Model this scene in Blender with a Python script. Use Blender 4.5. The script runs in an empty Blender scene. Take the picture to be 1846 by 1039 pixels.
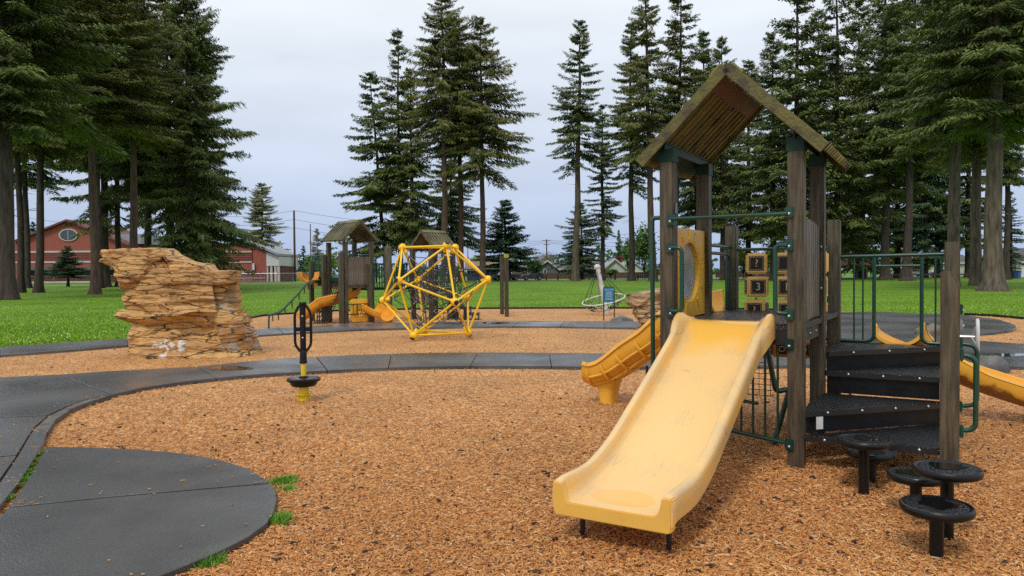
import bpy, bmesh, math, random
import numpy as np
from mathutils import Vector, Matrix, noise
R = math.radians
PI = math.pi
random.seed(7)
rng = np.random.default_rng(7)
sc = bpy.context.scene
col = sc.collection

# ------------------------------------------------------------------ camera, world, sun, exposure
CAM_H = 1.6
FPX = 1333.0                       # focal length in pixels of the 1846 px wide photograph
PITCH = R(1.225); ROLL = R(-0.5)
cam_d = bpy.data.cameras.new('camera')
cam = bpy.data.objects.new('camera', cam_d)
col.objects.link(cam)
cam_d.sensor_width = 36.0
cam_d.lens = FPX / 1846 * 36.0
cam_d.clip_start = 0.05
cam_d.clip_end = 3000
CM = Matrix.Rotation(R(90) - PITCH, 3, 'X') @ Matrix.Rotation(ROLL, 3, 'Z')
cam.matrix_world = Matrix.Translation((0, 0, CAM_H)) @ CM.to_4x4()
sc.camera = cam

SUN_EL = R(52); SUN_AZ = R(205)     # azimuth measured clockwise from +Y
w = bpy.data.worlds.new('World'); sc.world = w; w.use_nodes = True
nt = w.node_tree; nt.nodes.clear()
def wn(t, **k):
    n = nt.nodes.new(t)
    for a, b in k.items(): setattr(n, a, b)
    return n
out = wn('ShaderNodeOutputWorld'); bg = wn('ShaderNodeBackground')
sky = wn('ShaderNodeTexSky', sky_type='NISHITA', sun_disc=False, sun_elevation=SUN_EL, sun_rotation=SUN_AZ)
sky.air_density = 1.0; sky.dust_density = 2.0
tc = wn('ShaderNodeTexCoord'); sep = wn('ShaderNodeSeparateXYZ')
nt.links.new(tc.outputs['Generated'], sep.inputs[0])
el = wn('ShaderNodeMapRange'); el.inputs['From Min'].default_value = 0.0; el.inputs['From Max'].default_value = 0.34
nt.links.new(sep.outputs['Z'], el.inputs['Value'])
ramp = wn('ShaderNodeValToRGB')
cr = ramp.color_ramp
cr.elements[0].position = 0.0; cr.elements[0].color = (0.40, 0.52, 0.79, 1)
cr.elements[1].position = 1.0; cr.elements[1].color = (0.87, 0.915, 0.97, 1)
e = cr.elements.new(0.25); e.color = (0.53, 0.62, 0.81, 1)
e = cr.elements.new(0.6); e.color = (0.72, 0.79, 0.905, 1)
nt.links.new(el.outputs[0], ramp.inputs[0])
# cloud deck projected on a flat layer overhead
mp = wn('ShaderNodeMapping'); mp.inputs['Scale'].default_value = (2.2, 2.2, 9.0)
nt.links.new(tc.outputs['Generated'], mp.inputs[0])
nz = wn('ShaderNodeTexNoise'); nz.inputs['Scale'].default_value = 1.7; nz.inputs['Detail'].default_value = 6; nz.inputs['Roughness'].default_value = .5
nt.links.new(mp.outputs[0], nz.inputs['Vector'])
nr = wn('ShaderNodeMapRange'); nr.inputs['From Min'].default_value = .35; nr.inputs['From Max'].default_value = .7
nr.inputs['To Min'].default_value = .94; nr.inputs['To Max'].default_value = 1.06
nt.links.new(nz.outputs['Fac'], nr.inputs['Value'])
mul = wn('ShaderNodeVectorMath', operation='SCALE'); nt.links.new(ramp.outputs[0], mul.inputs[0]); nt.links.new(nr.outputs[0], mul.inputs['Scale'])
m10 = wn('ShaderNodeVectorMath', operation='SCALE'); m10.inputs['Scale'].default_value = 10.0
nt.links.new(mul.outputs[0], m10.inputs[0])
mixc = wn('ShaderNodeMix', data_type='RGBA'); mixc.inputs['Factor'].default_value = .9
nt.links.new(sky.outputs[0], mixc.inputs[6]); nt.links.new(m10.outputs[0], mixc.inputs[7])
nt.links.new(mixc.outputs[2], bg.inputs[0]); bg.inputs[1].default_value = 0.1
nt.links.new(bg.outputs[0], out.inputs[0])

sun_d = bpy.data.lights.new('sun', 'SUN'); sun_d.energy = 1.5; sun_d.angle = R(11); sun_d.color = (1, .95, .88)
sun = bpy.data.objects.new('sun', sun_d); col.objects.link(sun)
sdir = Vector((math.sin(SUN_AZ)*math.cos(SUN_EL), math.cos(SUN_AZ)*math.cos(SUN_EL), math.sin(SUN_EL)))
sun.rotation_euler = sdir.to_track_quat('Z', 'Y').to_euler(); sun.location = (0, 0, 60)

vs = sc.view_settings
vs.view_transform = 'Standard'; vs.look = 'None'; vs.gamma = 1; vs.use_curve_mapping = False; vs.exposure = 0.10
sc.render.engine = 'CYCLES'
sc.cycles.use_denoising = False
sc.cycles.max_bounces = 6; sc.cycles.transparent_max_bounces = 8

# ------------------------------------------------------------------ placing helpers
def ray(px, py):
    return CM @ Vector(((px - 923) / FPX, -(py - 519.5) / FPX, -1))
def g(px, py, z=0.0):
    """the point of the level z seen at a pixel of the photograph"""
    d = ray(px, py); t = (z - CAM_H) / d.z
    return Vector((d.x * t, d.y * t, z))
def hor(px): return 491 - (px - 923) * 0.0087
def at(px, D, z=0.0):
    return Vector(((px - 923) / FPX * D, D, z))
def htop(px, py, D):
    return CAM_H + (hor(px) - py) * D / FPX
def inpoly(P, poly):
    x = P[:, 0]; y = P[:, 1]; c = np.zeros(len(P), bool); n = len(poly)
    for i in range(n):
        x1, y1 = poly[i][0], poly[i][1]; x2, y2 = poly[(i+1) % n][0], poly[(i+1) % n][1]
        if y1 == y2: continue
        m = ((y1 > y) != (y2 > y)) & (x < (x2 - x1) * (y - y1) / (y2 - y1) + x1)
        c ^= m
    return c

# ------------------------------------------------------------------ materials
MATS = {}
def mat(name, c1, c2=None, rough=.6, scale=8, stretch=(1, 1, 1), bump=0., bscale=None, metal=0., spec=.5, c3=None,
        detail=5, rvar=0., attr=None, bstretch=None, coat=0., lo=.35, hi=.65, orand=0.):
    if name in MATS: return MATS[name]
    m = bpy.data.materials.new(name); m.use_nodes = True; t = m.node_tree; N = t.nodes; L = t.links
    b = N['Principled BSDF']
    b.inputs['Roughness'].default_value = rough; b.inputs['Metallic'].default_value = metal
    b.inputs['Specular IOR Level'].default_value = spec
    if coat: b.inputs['Coat Weight'].default_value = coat; b.inputs['Coat Roughness'].default_value = .15
    tcn = N.new('ShaderNodeTexCoord'); mpn = N.new('ShaderNodeMapping'); mpn.inputs['Scale'].default_value = stretch
    L.new(tcn.outputs['Object'], mpn.inputs[0])
    if c2 is None: c2 = tuple(x * .78 for x in c1)
    n1 = N.new('ShaderNodeTexNoise'); n1.inputs['Scale'].default_value = scale; n1.inputs['Detail'].default_value = detail
    L.new(mpn.outputs[0], n1.inputs['Vector'])
    rp = N.new('ShaderNodeValToRGB'); rp.color_ramp.elements[0].position = lo; rp.color_ramp.elements[1].position = hi
    rp.color_ramp.elements[0].color = (*c1, 1); rp.color_ramp.elements[1].color = (*c2, 1)
    if c3: e = rp.color_ramp.elements.new(.5 * (lo + hi)); e.color = (*c3, 1)
    L.new(n1.outputs['Fac'], rp.inputs[0]); cur = rp.outputs[0]
    if attr:
        a = N.new('ShaderNodeAttribute'); a.attribute_name = attr
        mx = N.new('ShaderNodeMix'); mx.data_type = 'RGBA'; mx.blend_type = 'MULTIPLY'; mx.inputs[0].default_value = 1
        L.new(cur, mx.inputs[6]); L.new(a.outputs['Color'], mx.inputs[7]); cur = mx.outputs[2]
    if orand:
        oi = N.new('ShaderNodeObjectInfo'); orr = N.new('ShaderNodeMapRange'); orr.inputs['To Min'].default_value = 1-orand; orr.inputs['To Max'].default_value = 1+orand
        L.new(oi.outputs['Random'], orr.inputs['Value']); vv = N.new('ShaderNodeVectorMath'); vv.operation = 'SCALE'; L.new(cur, vv.inputs[0]); L.new(orr.outputs[0], vv.inputs['Scale']); cur = vv.outputs[0]
    L.new(cur, b.inputs['Base Color'])
    if rvar:
        r = N.new('ShaderNodeMapRange'); r.inputs['From Min'].default_value = .35; r.inputs['From Max'].default_value = .65
        r.inputs['To Min'].default_value = max(.03, rough - rvar); r.inputs['To Max'].default_value = min(1, rough + rvar)
        n3 = N.new('ShaderNodeTexNoise'); n3.inputs['Scale'].default_value = scale * .6; n3.inputs['Detail'].default_value = 4
        L.new(mpn.outputs[0], n3.inputs['Vector']); L.new(n3.outputs['Fac'], r.inputs['Value']); L.new(r.outputs[0], b.inputs['Roughness'])
    if bump:
        mb = N.new('ShaderNodeMapping'); mb.inputs['Scale'].default_value = bstretch or stretch; L.new(tcn.outputs['Object'], mb.inputs[0])
        n2 = N.new('ShaderNodeTexNoise'); n2.inputs['Scale'].default_value = bscale or scale * 3; n2.inputs['Detail'].default_value = 6
        L.new(mb.outputs[0], n2.inputs['Vector'])
        bp = N.new('ShaderNodeBump'); bp.inputs['Strength'].default_value = bump; bp.inputs['Distance'].default_value = .02
        L.new(n2.outputs['Fac'], bp.inputs['Height']); L.new(bp.outputs[0], b.inputs['Normal'])
    MATS[name] = m
    return m
def nodes(m): return m.node_tree.nodes, m.node_tree.links, m.node_tree.nodes['Principled BSDF']

M_wood = mat('weathered_post', (.108, .082, .045), (.034, .028, .016), .55, 4, (9, 9, .8), .7, 5, c3=(.068, .050, .027), bstretch=(14, 14, .7), rvar=.12, orand=.15)
M_woodg = mat('green_stained_wood', (.10, .086, .05), (.034, .036, .018), .6, 4, (8, 8, .9), .6, 5, c3=(.078, .066, .036), bstretch=(14, 14, .7))
M_slat = mat('wet_slat', (.19, .15, .105), (.075, .06, .042), .55, 5, (6, 6, .8), .35, 6, orand=.25)
M_roof = mat('mossy_roof_board', (.155, .115, .035), (.042, .030, .016), .6, 3.2, (2, 2, 2), .15, 14, c3=(.15, .145, .028), detail=8, orand=.35)
M_rake = mat('mossy_rake', (.13, .12, .025), (.055, .042, .022), .75, 9, (1, 1, 1), .8, 40, c3=(.105, .09, .03), detail=8)
M_rust = mat('rusty_plate', (.14, .055, .028), (.04, .032, .032), .6, 3, (1, 1, 1), .3, 30, lo=.4, hi=.6)
M_green = mat('green_pipe', (.004, .054, .034), (.003, .040, .026), .28, 5, spec=.6, bump=.03, rvar=.08)
M_dkgreen = mat('dark_green_plate', (.006, .036, .027), (.004, .024, .018), .55, 5, spec=.3)
M_steel = mat('steel', (.55, .56, .57), (.42, .42, .43), .3, 9, metal=.85)
M_white = mat('white_metal', (.66, .66, .64), (.5, .49, .47), .35, 5)
M_black = mat('black_rubber', (.010, .010, .011), (.005, .005, .006), .34, 7, bump=.1, rvar=.12, spec=.3)
M_blackm = mat('black_metal', (.018, .019, .02), (.012, .012, .012), .35, 7)
M_yel = mat('yellow_plastic', (.90, .50, .045), (.80, .41, .028), .36, 3, bump=.02, spec=.5, rvar=.08)
M_yelf = mat('yellow_frame', (.95, .60, .012), (.90, .52, .010), .32, 3, spec=.5)
M_or = mat('orange_plastic', (.86, .38, .03), (.70, .26, .018), .38, 3, spec=.5)
M_tan = mat('tan_plastic', (.94, .62, .20), (.86, .53, .15), .42, 5, bump=.03)
M_ink = mat('black_inset', (.012, .010, .008), (.016, .013, .01), .5, 5)
M_sym = mat('tan_print', (.70, .50, .25), (.66, .46, .22), .6, 5)
M_sand = mat('grey_boulder', (.16, .155, .145), (.06, .058, .055), .55, 3, bump=.8, bscale=8, detail=8, rvar=.15)
M_bark = mat('fir_bark', (.070, .050, .036), (.024, .018, .014), .85, 2.4, (2.6, 2.6, .45), 1., 3, bstretch=(5, 5, .6), detail=8)
M_barkr = mat('reddish_fir_bark', (.115, .066, .044), (.045, .027, .019), .85, 2.4, (2.6, 2.6, .45), 1., 3, bstretch=(5, 5, .6), detail=8)
M_barkl = mat('grey_fir_bark', (.16, .122, .085), (.052, .040, .028), .85, 2.0, (2.6, 2.6, .45), 1., 3, bstretch=(6, 6, .6), detail=8)
def leafmat(name, a, b_, rough=.6):
    m = mat(name, a, b_, rough, .35, attr='tint', spec=.25)
    return m
M_fir = leafmat('fir_needles', (.130, .165, .046), (.090, .128, .038))
M_firo = leafmat('olive_needles', (.175, .180, .052), (.120, .142, .042))
M_firb = leafmat('blue_green_needles', (.070, .125, .060), (.050, .098, .046))
M_firp = leafmat('pale_needles', (.24, .26, .12), (.15, .18, .07))
M_lime = leafmat('spring_leaves', (.34, .42, .06), (.20, .32, .04))
M_palel = leafmat('pale_leaves', (.10, .20, .05), (.07, .15, .035))
M_pink = leafmat('red_blossom', (.22, .05, .05), (.12, .03, .035))
M_twig = leafmat('bare_twigs', (.30, .25, .22), (.2, .16, .14))
M_weed = leafmat('weed_leaves', (.14, .34, .04), (.08, .22, .03))

# ------------------------------------------------------------------ object helpers
def tag(o, label=None, cat=None, group=None, kind=None):
    if label: o['label'] = label
    if cat: o['category'] = cat
    if group: o['group'] = group
    if kind: o['kind'] = kind
    return o
def thing(name, label, cat, loc=(0, 0, 0), rz=0., group=None):
    o = bpy.data.objects.new(name, None); col.objects.link(o); o.empty_display_size = .2
    o.location = loc; o.rotation_euler = (0, 0, rz)
    return tag(o, label, cat, group)
class MB:
    def __init__(s): s.v = []; s.f = []
    def add(s, vs_, fs):
        n = len(s.v); s.v += [tuple(p) for p in vs_]; s.f += [tuple(i + n for i in f) for f in fs]; return s
    def obox(s, c, ax, ay, az):
        c = Vector(c); ax = Vector(ax); ay = Vector(ay); az = Vector(az)
        P = [c + ax*i + ay*j + az*k for k in (-1, 1) for j in (-1, 1) for i in (-1, 1)]
        return s.add(P, [(0, 2, 3, 1), (4, 5, 7, 6), (0, 1, 5, 4), (2, 6, 7, 3), (0, 4, 6, 2), (1, 3, 7, 5)])
    def box(s, x0, x1, y0, y1, z0, z1):
        return s.obox(((x0+x1)/2, (y0+y1)/2, (z0+z1)/2), ((x1-x0)/2, 0, 0), (0, (y1-y0)/2, 0), (0, 0, (z1-z0)/2))
    def prism(s, poly, z0, z1):
        n = len(poly)
        s.add([(p[0], p[1], z0) for p in poly] + [(p[0], p[1], z1) for p in poly],
              [tuple(range(n-1, -1, -1)), tuple(range(n, 2*n))] + [(i, (i+1) % n, n+(i+1) % n, n+i) for i in range(n)]); return s
    def extrude(s, poly, origin, ax, ay, az, t):
        """2-D poly in the plane (ax, ay), extruded +-t/2 along az"""
        o = Vector(origin); ax = Vector(ax); ay = Vector(ay); az = Vector(az); n = len(poly)
        P = [o + ax*p[0] + ay*p[1] - az*t/2 for p in poly] + [o + ax*p[0] + ay*p[1] + az*t/2 for p in poly]
        return s.add(P, [tuple(range(n-1, -1, -1)), tuple(range(n, 2*n))] + [(i, (i+1) % n, n+(i+1) % n, n+i) for i in range(n)])
    def tube(s, pts, r, n=8, cap=True, closed=False):
        pts = [Vector(p) for p in pts]; m = len(pts); rs = r if isinstance(r, (list, tuple)) else [r]*m
        base = len(s.v); up = None
        for i, p in enumerate(pts):
            a = pts[(i-1) % m] if (i or closed) else p; b = pts[(i+1) % m] if (i < m-1 or closed) else p
            t = (b - a).normalized()
            if up is None:
                up = Vector((0, 0, 1)) if abs(t.z) < .9 else Vector((1, 0, 0))
            x = t.cross(up)
            if x.length < 1e-5: x = t.orthogonal()
            x.normalize(); y = x.cross(t).normalized(); up = y
            for k in range(n):
                an = 2*PI*k/n; s.v.append(tuple(p + (x*math.cos(an) + y*math.sin(an))*rs[i]))
        for i in range(m if closed else m-1):
            j = (i+1) % m
            for k in range(n):
                s.f.append((base+i*n+k, base+i*n+(k+1) % n, base+j*n+(k+1) % n, base+j*n+k))
        if cap and not closed:
            s.f.append(tuple(base+k for k in range(n-1, -1, -1))); s.f.append(tuple(base+(m-1)*n+k for k in range(n)))
        return s
    def lathe(s, prof, c=(0, 0, 0), n=16, axis=(0, 0, 1)):
        q = Vector((0, 0, 1)).rotation_difference(Vector(axis).normalized()); c = Vector(c); base = len(s.v)
        for (r, z) in prof:
            for k in range(n):
                an = 2*PI*k/n; s.v.append(tuple(c + q @ Vector((r*math.cos(an), r*math.sin(an), z))))
        for i in range(len(prof)-1):
            for k in range(n):
                s.f.append((base+i*n+k, base+i*n+(k+1) % n, base+(i+1)*n+(k+1) % n, base+(i+1)*n+k))
        s.f.append(tuple(base+k for k in range(n-1, -1, -1))); s.f.append(tuple(base+(len(prof)-1)*n+k for k in range(n)))
        return s
    def ball(s, c, r, n=8, sq=1.):
        k = max(3, n//2); return s.lathe([(r*max(.02, math.sin(PI*i/k)), -r*sq*math.cos(PI*i/k)) for i in range(k+1)], c, n)
    def loft(s, rings, closed_ring=True, caps=True):
        base = len(s.v); n = len(rings[0])
        for r_ in rings: s.v += [tuple(p) for p in r_]
        for i in range(len(rings)-1):
            for k in range(n if closed_ring else n-1):
                s.f.append((base+i*n+k, base+i*n+(k+1) % n, base+(i+1)*n+(k+1) % n, base+(i+1)*n+k))
        if caps:
            s.f.append(tuple(base+k for k in range(n-1, -1, -1))); s.f.append(tuple(base+(len(rings)-1)*n+k for k in range(n)))
        return s
    def mesh(s, name, m=None, smooth=False, bevel=0.):
        me = bpy.data.meshes.new(name); me.from_pydata(s.v, [], s.f)
        bm = bmesh.new(); bm.from_mesh(me)
        if bevel:
            bmesh.ops.bevel(bm, geom=[e for e in bm.edges], offset=bevel, segments=2 if bevel > .006 else 1, affect='EDGES', clamp_overlap=True)
        bmesh.ops.recalc_face_normals(bm, faces=bm.faces)
        bm.to_mesh(me); bm.free()
        if m: me.materials.append(m)
        if smooth:
            me.shade_smooth()
            try: me.set_sharp_from_angle(angle=R(38))
            except Exception: pass
        return me
    def build(s, name, m=None, parent=None, smooth=False, bevel=0., label=None, cat=None, group=None, kind=None, loc=None):
        me = s.mesh(name, m, smooth, bevel)
        o = bpy.data.objects.new(name, me); col.objects.link(o)
        if parent: o.parent = parent
        if loc is not None: o.location = loc
        return tag(o, label, cat, group, kind)
def inst(name, me, parent=None, loc=(0, 0, 0), rot=(0, 0, 0), scale=None):
    o = bpy.data.objects.new(name, me); col.objects.link(o); o.parent = parent; o.location = loc; o.rotation_euler = rot
    if scale: o.scale = scale
    return o
def np_mesh(name, V, F, m=None, tint=None, smooth=False):
    """V (n,3), F (m,k) arrays -> mesh, fast"""
    me = bpy.data.meshes.new(name); V = np.asarray(V, np.float32); F = np.asarray(F, np.int32); k = F.shape[1]
    me.vertices.add(len(V)); me.vertices.foreach_set('co', V.ravel())
    me.loops.add(F.size); me.loops.foreach_set('vertex_index', F.ravel())
    me.polygons.add(len(F)); me.polygons.foreach_set('loop_start', np.arange(0, F.size, k, dtype=np.int32))
    if tint is not None:
        a = me.color_attributes.new('tint', 'FLOAT_COLOR', 'POINT')
        T = np.ones((len(V), 4), np.float32); T[:, :3] = tint; a.data.foreach_set('color', T.ravel())
    me.update(calc_edges=True); me.validate()
    if m: me.materials.append(m)
    if smooth: me.shade_smooth()
    return me
def fillet(pts, r, seg=5):
    pts = [Vector(p) for p in pts]; o = [pts[0]]
    for i in range(1, len(pts)-1):
        a, b, c = pts[i-1], pts[i], pts[i+1]; u = (a-b); v = (c-b); d = min(r, u.length*.49, v.length*.49); u.normalize(); v.normalize()
        p0 = b + u*d; p1 = b + v*d
        for k in range(seg+1):
            t = k/seg; o.append(p0*(1-t)**2 + b*2*t*(1-t) + p1*t*t)
    o.append(pts[-1]); return o
def text_mesh(s, size, m, extrude=.002):
    cu = bpy.data.curves.new('txt', 'FONT'); cu.body = s; cu.size = size; cu.extrude = extrude; cu.align_x = 'CENTER'; cu.align_y = 'CENTER'
    cu.resolution_u = 3
    ob = bpy.data.objects.new('txt', cu); col.objects.link(ob); bpy.context.view_layer.update()
    me = bpy.data.meshes.new_from_object(ob.evaluated_get(bpy.context.evaluated_depsgraph_get()))
    bpy.data.objects.remove(ob); me.materials.clear(); me.materials.append(m); return me
def inset(poly, d):
    n = len(poly); A = sum(poly[i][0]*poly[(i+1) % n][1] - poly[(i+1) % n][0]*poly[i][1] for i in range(n))
    sgn = 1 if A > 0 else -1; o = []
    for i in range(n):
        p0 = Vector(poly[i-1][:2]); p = Vector(poly[i][:2]); p1 = Vector(poly[(i+1) % n][:2])
        e0 = (p-p0).normalized(); e1 = (p1-p).normalized()
        n0 = Vector((-e0.y, e0.x))*sgn; n1 = Vector((-e1.y, e1.x))*sgn; b = (n0+n1)
        if b.length < .2: o.append(p + n0*d); continue
        b.normalize(); o.append(p + b*(d/max(.35, b.dot(n0))))
    return o
_bolt = MB().lathe([(.013, 0), (.013, .004), (.009, .009), (.003, .011)], n=8).mesh('bolt', M_steel, True)
def bolt(parent, loc, axis):
    q = Vector((0, 0, 1)).rotation_difference(Vector(axis).normalized())
    return inst('bolt', _bolt, parent, loc, q.to_euler())
# ------------------------------------------------------------------ ground
PATH_Z = .06
# grass: one big sheet to the horizon
def grass_material():
    m = mat('lawn', (.165, .285, .024), (.095, .200, .015), .8, .22, c3=(.128, .245, .018), spec=.15, detail=8)
    N, L, b = nodes(m)
    tcn = [n for n in N if n.type == 'TEX_COORD'][0]
    n2 = N.new('ShaderNodeTexNoise'); n2.inputs['Scale'].default_value = 14; n2.inputs['Detail'].default_value = 8
    L.new(tcn.outputs['Object'], n2.inputs['Vector'])
    r = N.new('ShaderNodeMapRange'); r.inputs['From Min'].default_value = .3; r.inputs['From Max'].default_value = .7; r.inputs['To Min'].default_value = .55; r.inputs['To Max'].default_value = 1.4
    L.new(n2.outputs['Fac'], r.inputs['Value'])
    v = N.new('ShaderNodeVectorMath'); v.operation = 'SCALE'
    src = b.inputs['Base Color'].links[0].from_socket
    L.new(src, v.inputs[0]); L.new(r.outputs[0], v.inputs['Scale']); L.new(v.outputs[0], b.inputs['Base Color'])
    bp = N.new('ShaderNodeBump'); bp.inputs['Strength'].default_value = .9; bp.inputs['Distance'].default_value = .06
    L.new(n2.outputs['Fac'], bp.inputs['Height']); L.new(bp.outputs[0], b.inputs['Normal'])
    return m
M_grass = grass_material()
MB().add([(-900, -40, 0), (900, -40, 0), (900, 1500, 0), (-900, 1500, 0)], [(0, 1, 2, 3)]).build('grass_lawn', M_grass, kind='structure', label='wide green lawn around the playground')

def chip_material():
    m = bpy.data.materials.new('wood_chip_bed'); m.use_nodes = True; N, L, b = nodes(m)
    tcn = N.new('ShaderNodeTexCoord')
    wob = N.new('ShaderNodeTexNoise'); wob.inputs['Scale'].default_value = 9; L.new(tcn.outputs['Object'], wob.inputs['Vector'])
    mp1 = N.new('ShaderNodeMapping'); mp1.inputs['Scale'].default_value = (26, 60, 30); mp1.inputs['Rotation'].default_value = (0, 0, .5)
    mp2 = N.new('ShaderNodeMapping'); mp2.inputs['Scale'].default_value = (58, 24, 30); mp2.inputs['Rotation'].default_value = (0, 0, -.35)
    add = N.new('ShaderNodeVectorMath'); add.operation = 'ADD'; sc_ = N.new('ShaderNodeVectorMath'); sc_.operation = 'SCALE'; sc_.inputs['Scale'].default_value = .12
    L.new(wob.outputs['Color'], sc_.inputs[0]); L.new(tcn.outputs['Object'], add.inputs[0]); L.new(sc_.outputs[0], add.inputs[1])
    L.new(add.outputs[0], mp1.inputs[0]); L.new(add.outputs[0], mp2.inputs[0])
    v1 = N.new('ShaderNodeTexVoronoi'); v2 = N.new('ShaderNodeTexVoronoi')
    for v in (v1, v2): v.inputs['Scale'].default_value = 1.0; v.voronoi_dimensions = '2D'
    L.new(mp1.outputs[0], v1.inputs['Vector']); L.new(mp2.outputs[0], v2.inputs['Vector'])
    sel = N.new('ShaderNodeTexNoise'); sel.inputs['Scale'].default_value = 18; sel.inputs['Detail'].default_value = 1; L.new(tcn.outputs['Object'], sel.inputs['Vector'])
    gt = N.new('ShaderNodeMath'); gt.operation = 'GREATER_THAN'; gt.inputs[1].default_value = .5; L.new(sel.outputs['Fac'], gt.inputs[0])
    mxc = N.new('ShaderNodeMix'); mxc.data_type = 'RGBA'; L.new(gt.outputs[0], mxc.inputs[0]); L.new(v1.outputs['Color'], mxc.inputs[6]); L.new(v2.outputs['Color'], mxc.inputs[7])
    mxd = N.new('ShaderNodeMix'); mxd.data_type = 'FLOAT'; L.new(gt.outputs[0], mxd.inputs[0]); L.new(v1.outputs['Distance'], mxd.inputs[2]); L.new(v2.outputs['Distance'], mxd.inputs[3])
    sepc = N.new('ShaderNodeSeparateColor'); L.new(mxc.outputs[2], sepc.inputs[0])
    rp = N.new('ShaderNodeValToRGB'); e = rp.color_ramp.elements
    e[0].position = 0; e[0].color = (.26, .11, .036, 1); e[1].position = 1; e[1].color = (.90, .60, .29, 1)
    x = e.new(.16); x.color = (.42, .175, .052, 1); x = e.new(.5); x.color = (.69, .315, .09, 1); x = e.new(.8); x.color = (.80, .42, .14, 1)
    L.new(sepc.outputs[0], rp.inputs[0])
    dk = N.new('ShaderNodeMapRange'); dk.inputs['From Min'].default_value = .35; dk.inputs['From Max'].default_value = .8; dk.inputs['To Min'].default_value = 1; dk.inputs['To Max'].default_value = .62
    L.new(mxd.outputs[0], dk.inputs['Value'])
    big = N.new('ShaderNodeTexNoise'); big.inputs['Scale'].default_value = .8; big.inputs['Detail'].default_value = 6; L.new(tcn.outputs['Object'], big.inputs['Vector'])
    bgr = N.new('ShaderNodeMapRange'); bgr.inputs['From Min'].default_value = .3; bgr.inputs['From Max'].default_value = .7; bgr.inputs['To Min'].default_value = .82; bgr.inputs['To Max'].default_value = 1.15
    L.new(big.outputs['Fac'], bgr.inputs['Value'])
    mm = N.new('ShaderNodeMath'); mm.operation = 'MULTIPLY'; L.new(dk.outputs[0], mm.inputs[0]); L.new(bgr.outputs[0], mm.inputs[1])
    vm = N.new('ShaderNodeVectorMath'); vm.operation = 'SCALE'; L.new(rp.outputs[0], vm.inputs[0]); L.new(mm.outputs[0], vm.inputs['Scale'])
    L.new(vm.outputs[0], b.inputs['Base Color']); b.inputs['Roughness'].default_value = .7
    bp = N.new('ShaderNodeBump'); bp.invert = True; bp.inputs['Strength'].default_value = .8; bp.inputs['Distance'].default_value = .02
    L.new(mxd.outputs[0], bp.inputs['Height']); L.new(bp.outputs[0], b.inputs['Normal'])
    return m
M_chips = chip_material()
edge_px = [(445, 576), (470, 571), (500, 568.5), (600, 562), (730, 559), (870, 557.5), (1020, 557), (1180, 557), (1300, 558), (1480, 561)]
chip_edge = [g(*p) for p in edge_px]
chip_poly = [g(-420, 662), g(0, 636), g(230, 618), g(440, 601)] + chip_edge + [g(1740, 569), g(1790, 571.5), g(1846, 576.5), g(2000, 584)] + \
    [Vector((16, 12, 0)), Vector((14, -3, 0)), Vector((-9, -3, 0)), Vector((-13, 6, 0))]
def flat(poly, z, name, m, **k):
    o = MB().add([(p[0], p[1], z) for p in poly], [tuple(range(len(poly)))])
    me = o.mesh(name, m)
    bm = bmesh.new(); bm.from_mesh(me); bmesh.ops.triangulate(bm, faces=bm.faces)
    for f in bm.faces:
        if f.normal.z < 0: f.normal_flip()
    bm.to_mesh(me); bm.free()
    ob = bpy.data.objects.new(name, me); col.objects.link(ob); return tag(ob, **k)
flat(chip_poly, .004, 'wood_chip_ground', M_chips, kind='structure', label='orange wood chip surfacing of the playground')
# dark rubber edging between the far chips and the lawn
for seq in (chip_edge, [g(1740, 568.4), g(1790, 571), g(1846, 576), g(2000, 583.5)]):
    mb = MB()
    for a, b_ in zip(seq[:-1], seq[1:]):
        d = (b_ - a); L_ = d.length; d.normalize()
        mb.obox((a + b_)/2 + Vector((0, 0, .03)), d*(L_/2), Vector((-d.y, d.x, 0))*.05, (0, 0, .045))
    mb.build('edging_kerb', M_black, kind='structure', label='low black kerb between wood chips and lawn')

# ---- wet concrete paths, built slab by slab
def conc_material(name, dark):
    m = mat(name, tuple(x*1.0 for x in (.128*dark, .124*dark, .118*dark)), tuple(x for x in (.060*dark, .058*dark, .055*dark)), .5, 1.1, bump=.25, bscale=60, detail=9, rvar=.0)
    N, L, b = nodes(m); tcn = [n for n in N if n.type == 'TEX_COORD'][0]
    n3 = N.new('ShaderNodeTexNoise'); n3.inputs['Scale'].default_value = .55; n3.inputs['Detail'].default_value = 5; L.new(tcn.outputs['Object'], n3.inputs['Vector'])
    r = N.new('ShaderNodeMapRange'); r.inputs['From Min'].default_value = .42; r.inputs['From Max'].default_value = .6; r.inputs['To Min'].default_value = .20; r.inputs['To Max'].default_value = .50
    L.new(n3.outputs['Fac'], r.inputs['Value']); L.new(r.outputs[0], b.inputs['Roughness'])
    n4 = N.new('ShaderNodeTexNoise'); n4.inputs['Scale'].default_value = 140; n4.inputs['Detail'].default_value = 2; L.new(tcn.outputs['Object'], n4.inputs['Vector'])
    r4 = N.new('ShaderNodeMapRange'); r4.inputs['From Min'].default_value = .3; r4.inputs['From Max'].default_value = .75; r4.inputs['To Min'].default_value = .75; r4.inputs['To Max'].default_value = 1.4
    L.new(n4.outputs['Fac'], r4.inputs['Value'])
    v = N.new('ShaderNodeVectorMath'); v.operation = 'SCALE'; src = b.inputs['Base Color'].links[0].from_socket
    L.new(src, v.inputs[0]); L.new(r4.outputs[0], v.inputs['Scale']); L.new(v.outputs[0], b.inputs['Base Color'])
    return m
M_conc = conc_material('wet_concrete', .86); M_conc2 = conc_material('pad_rubber', .62); M_conc3 = conc_material('mid_path_concrete', 1.15); M_asph = conc_material('asphalt', .78)
M_kerb = mat('kerb_concrete', (.13, .12, .105), (.07, .065, .058), .6, 6, bump=.3, bscale=40)
path_polys = []
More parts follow.
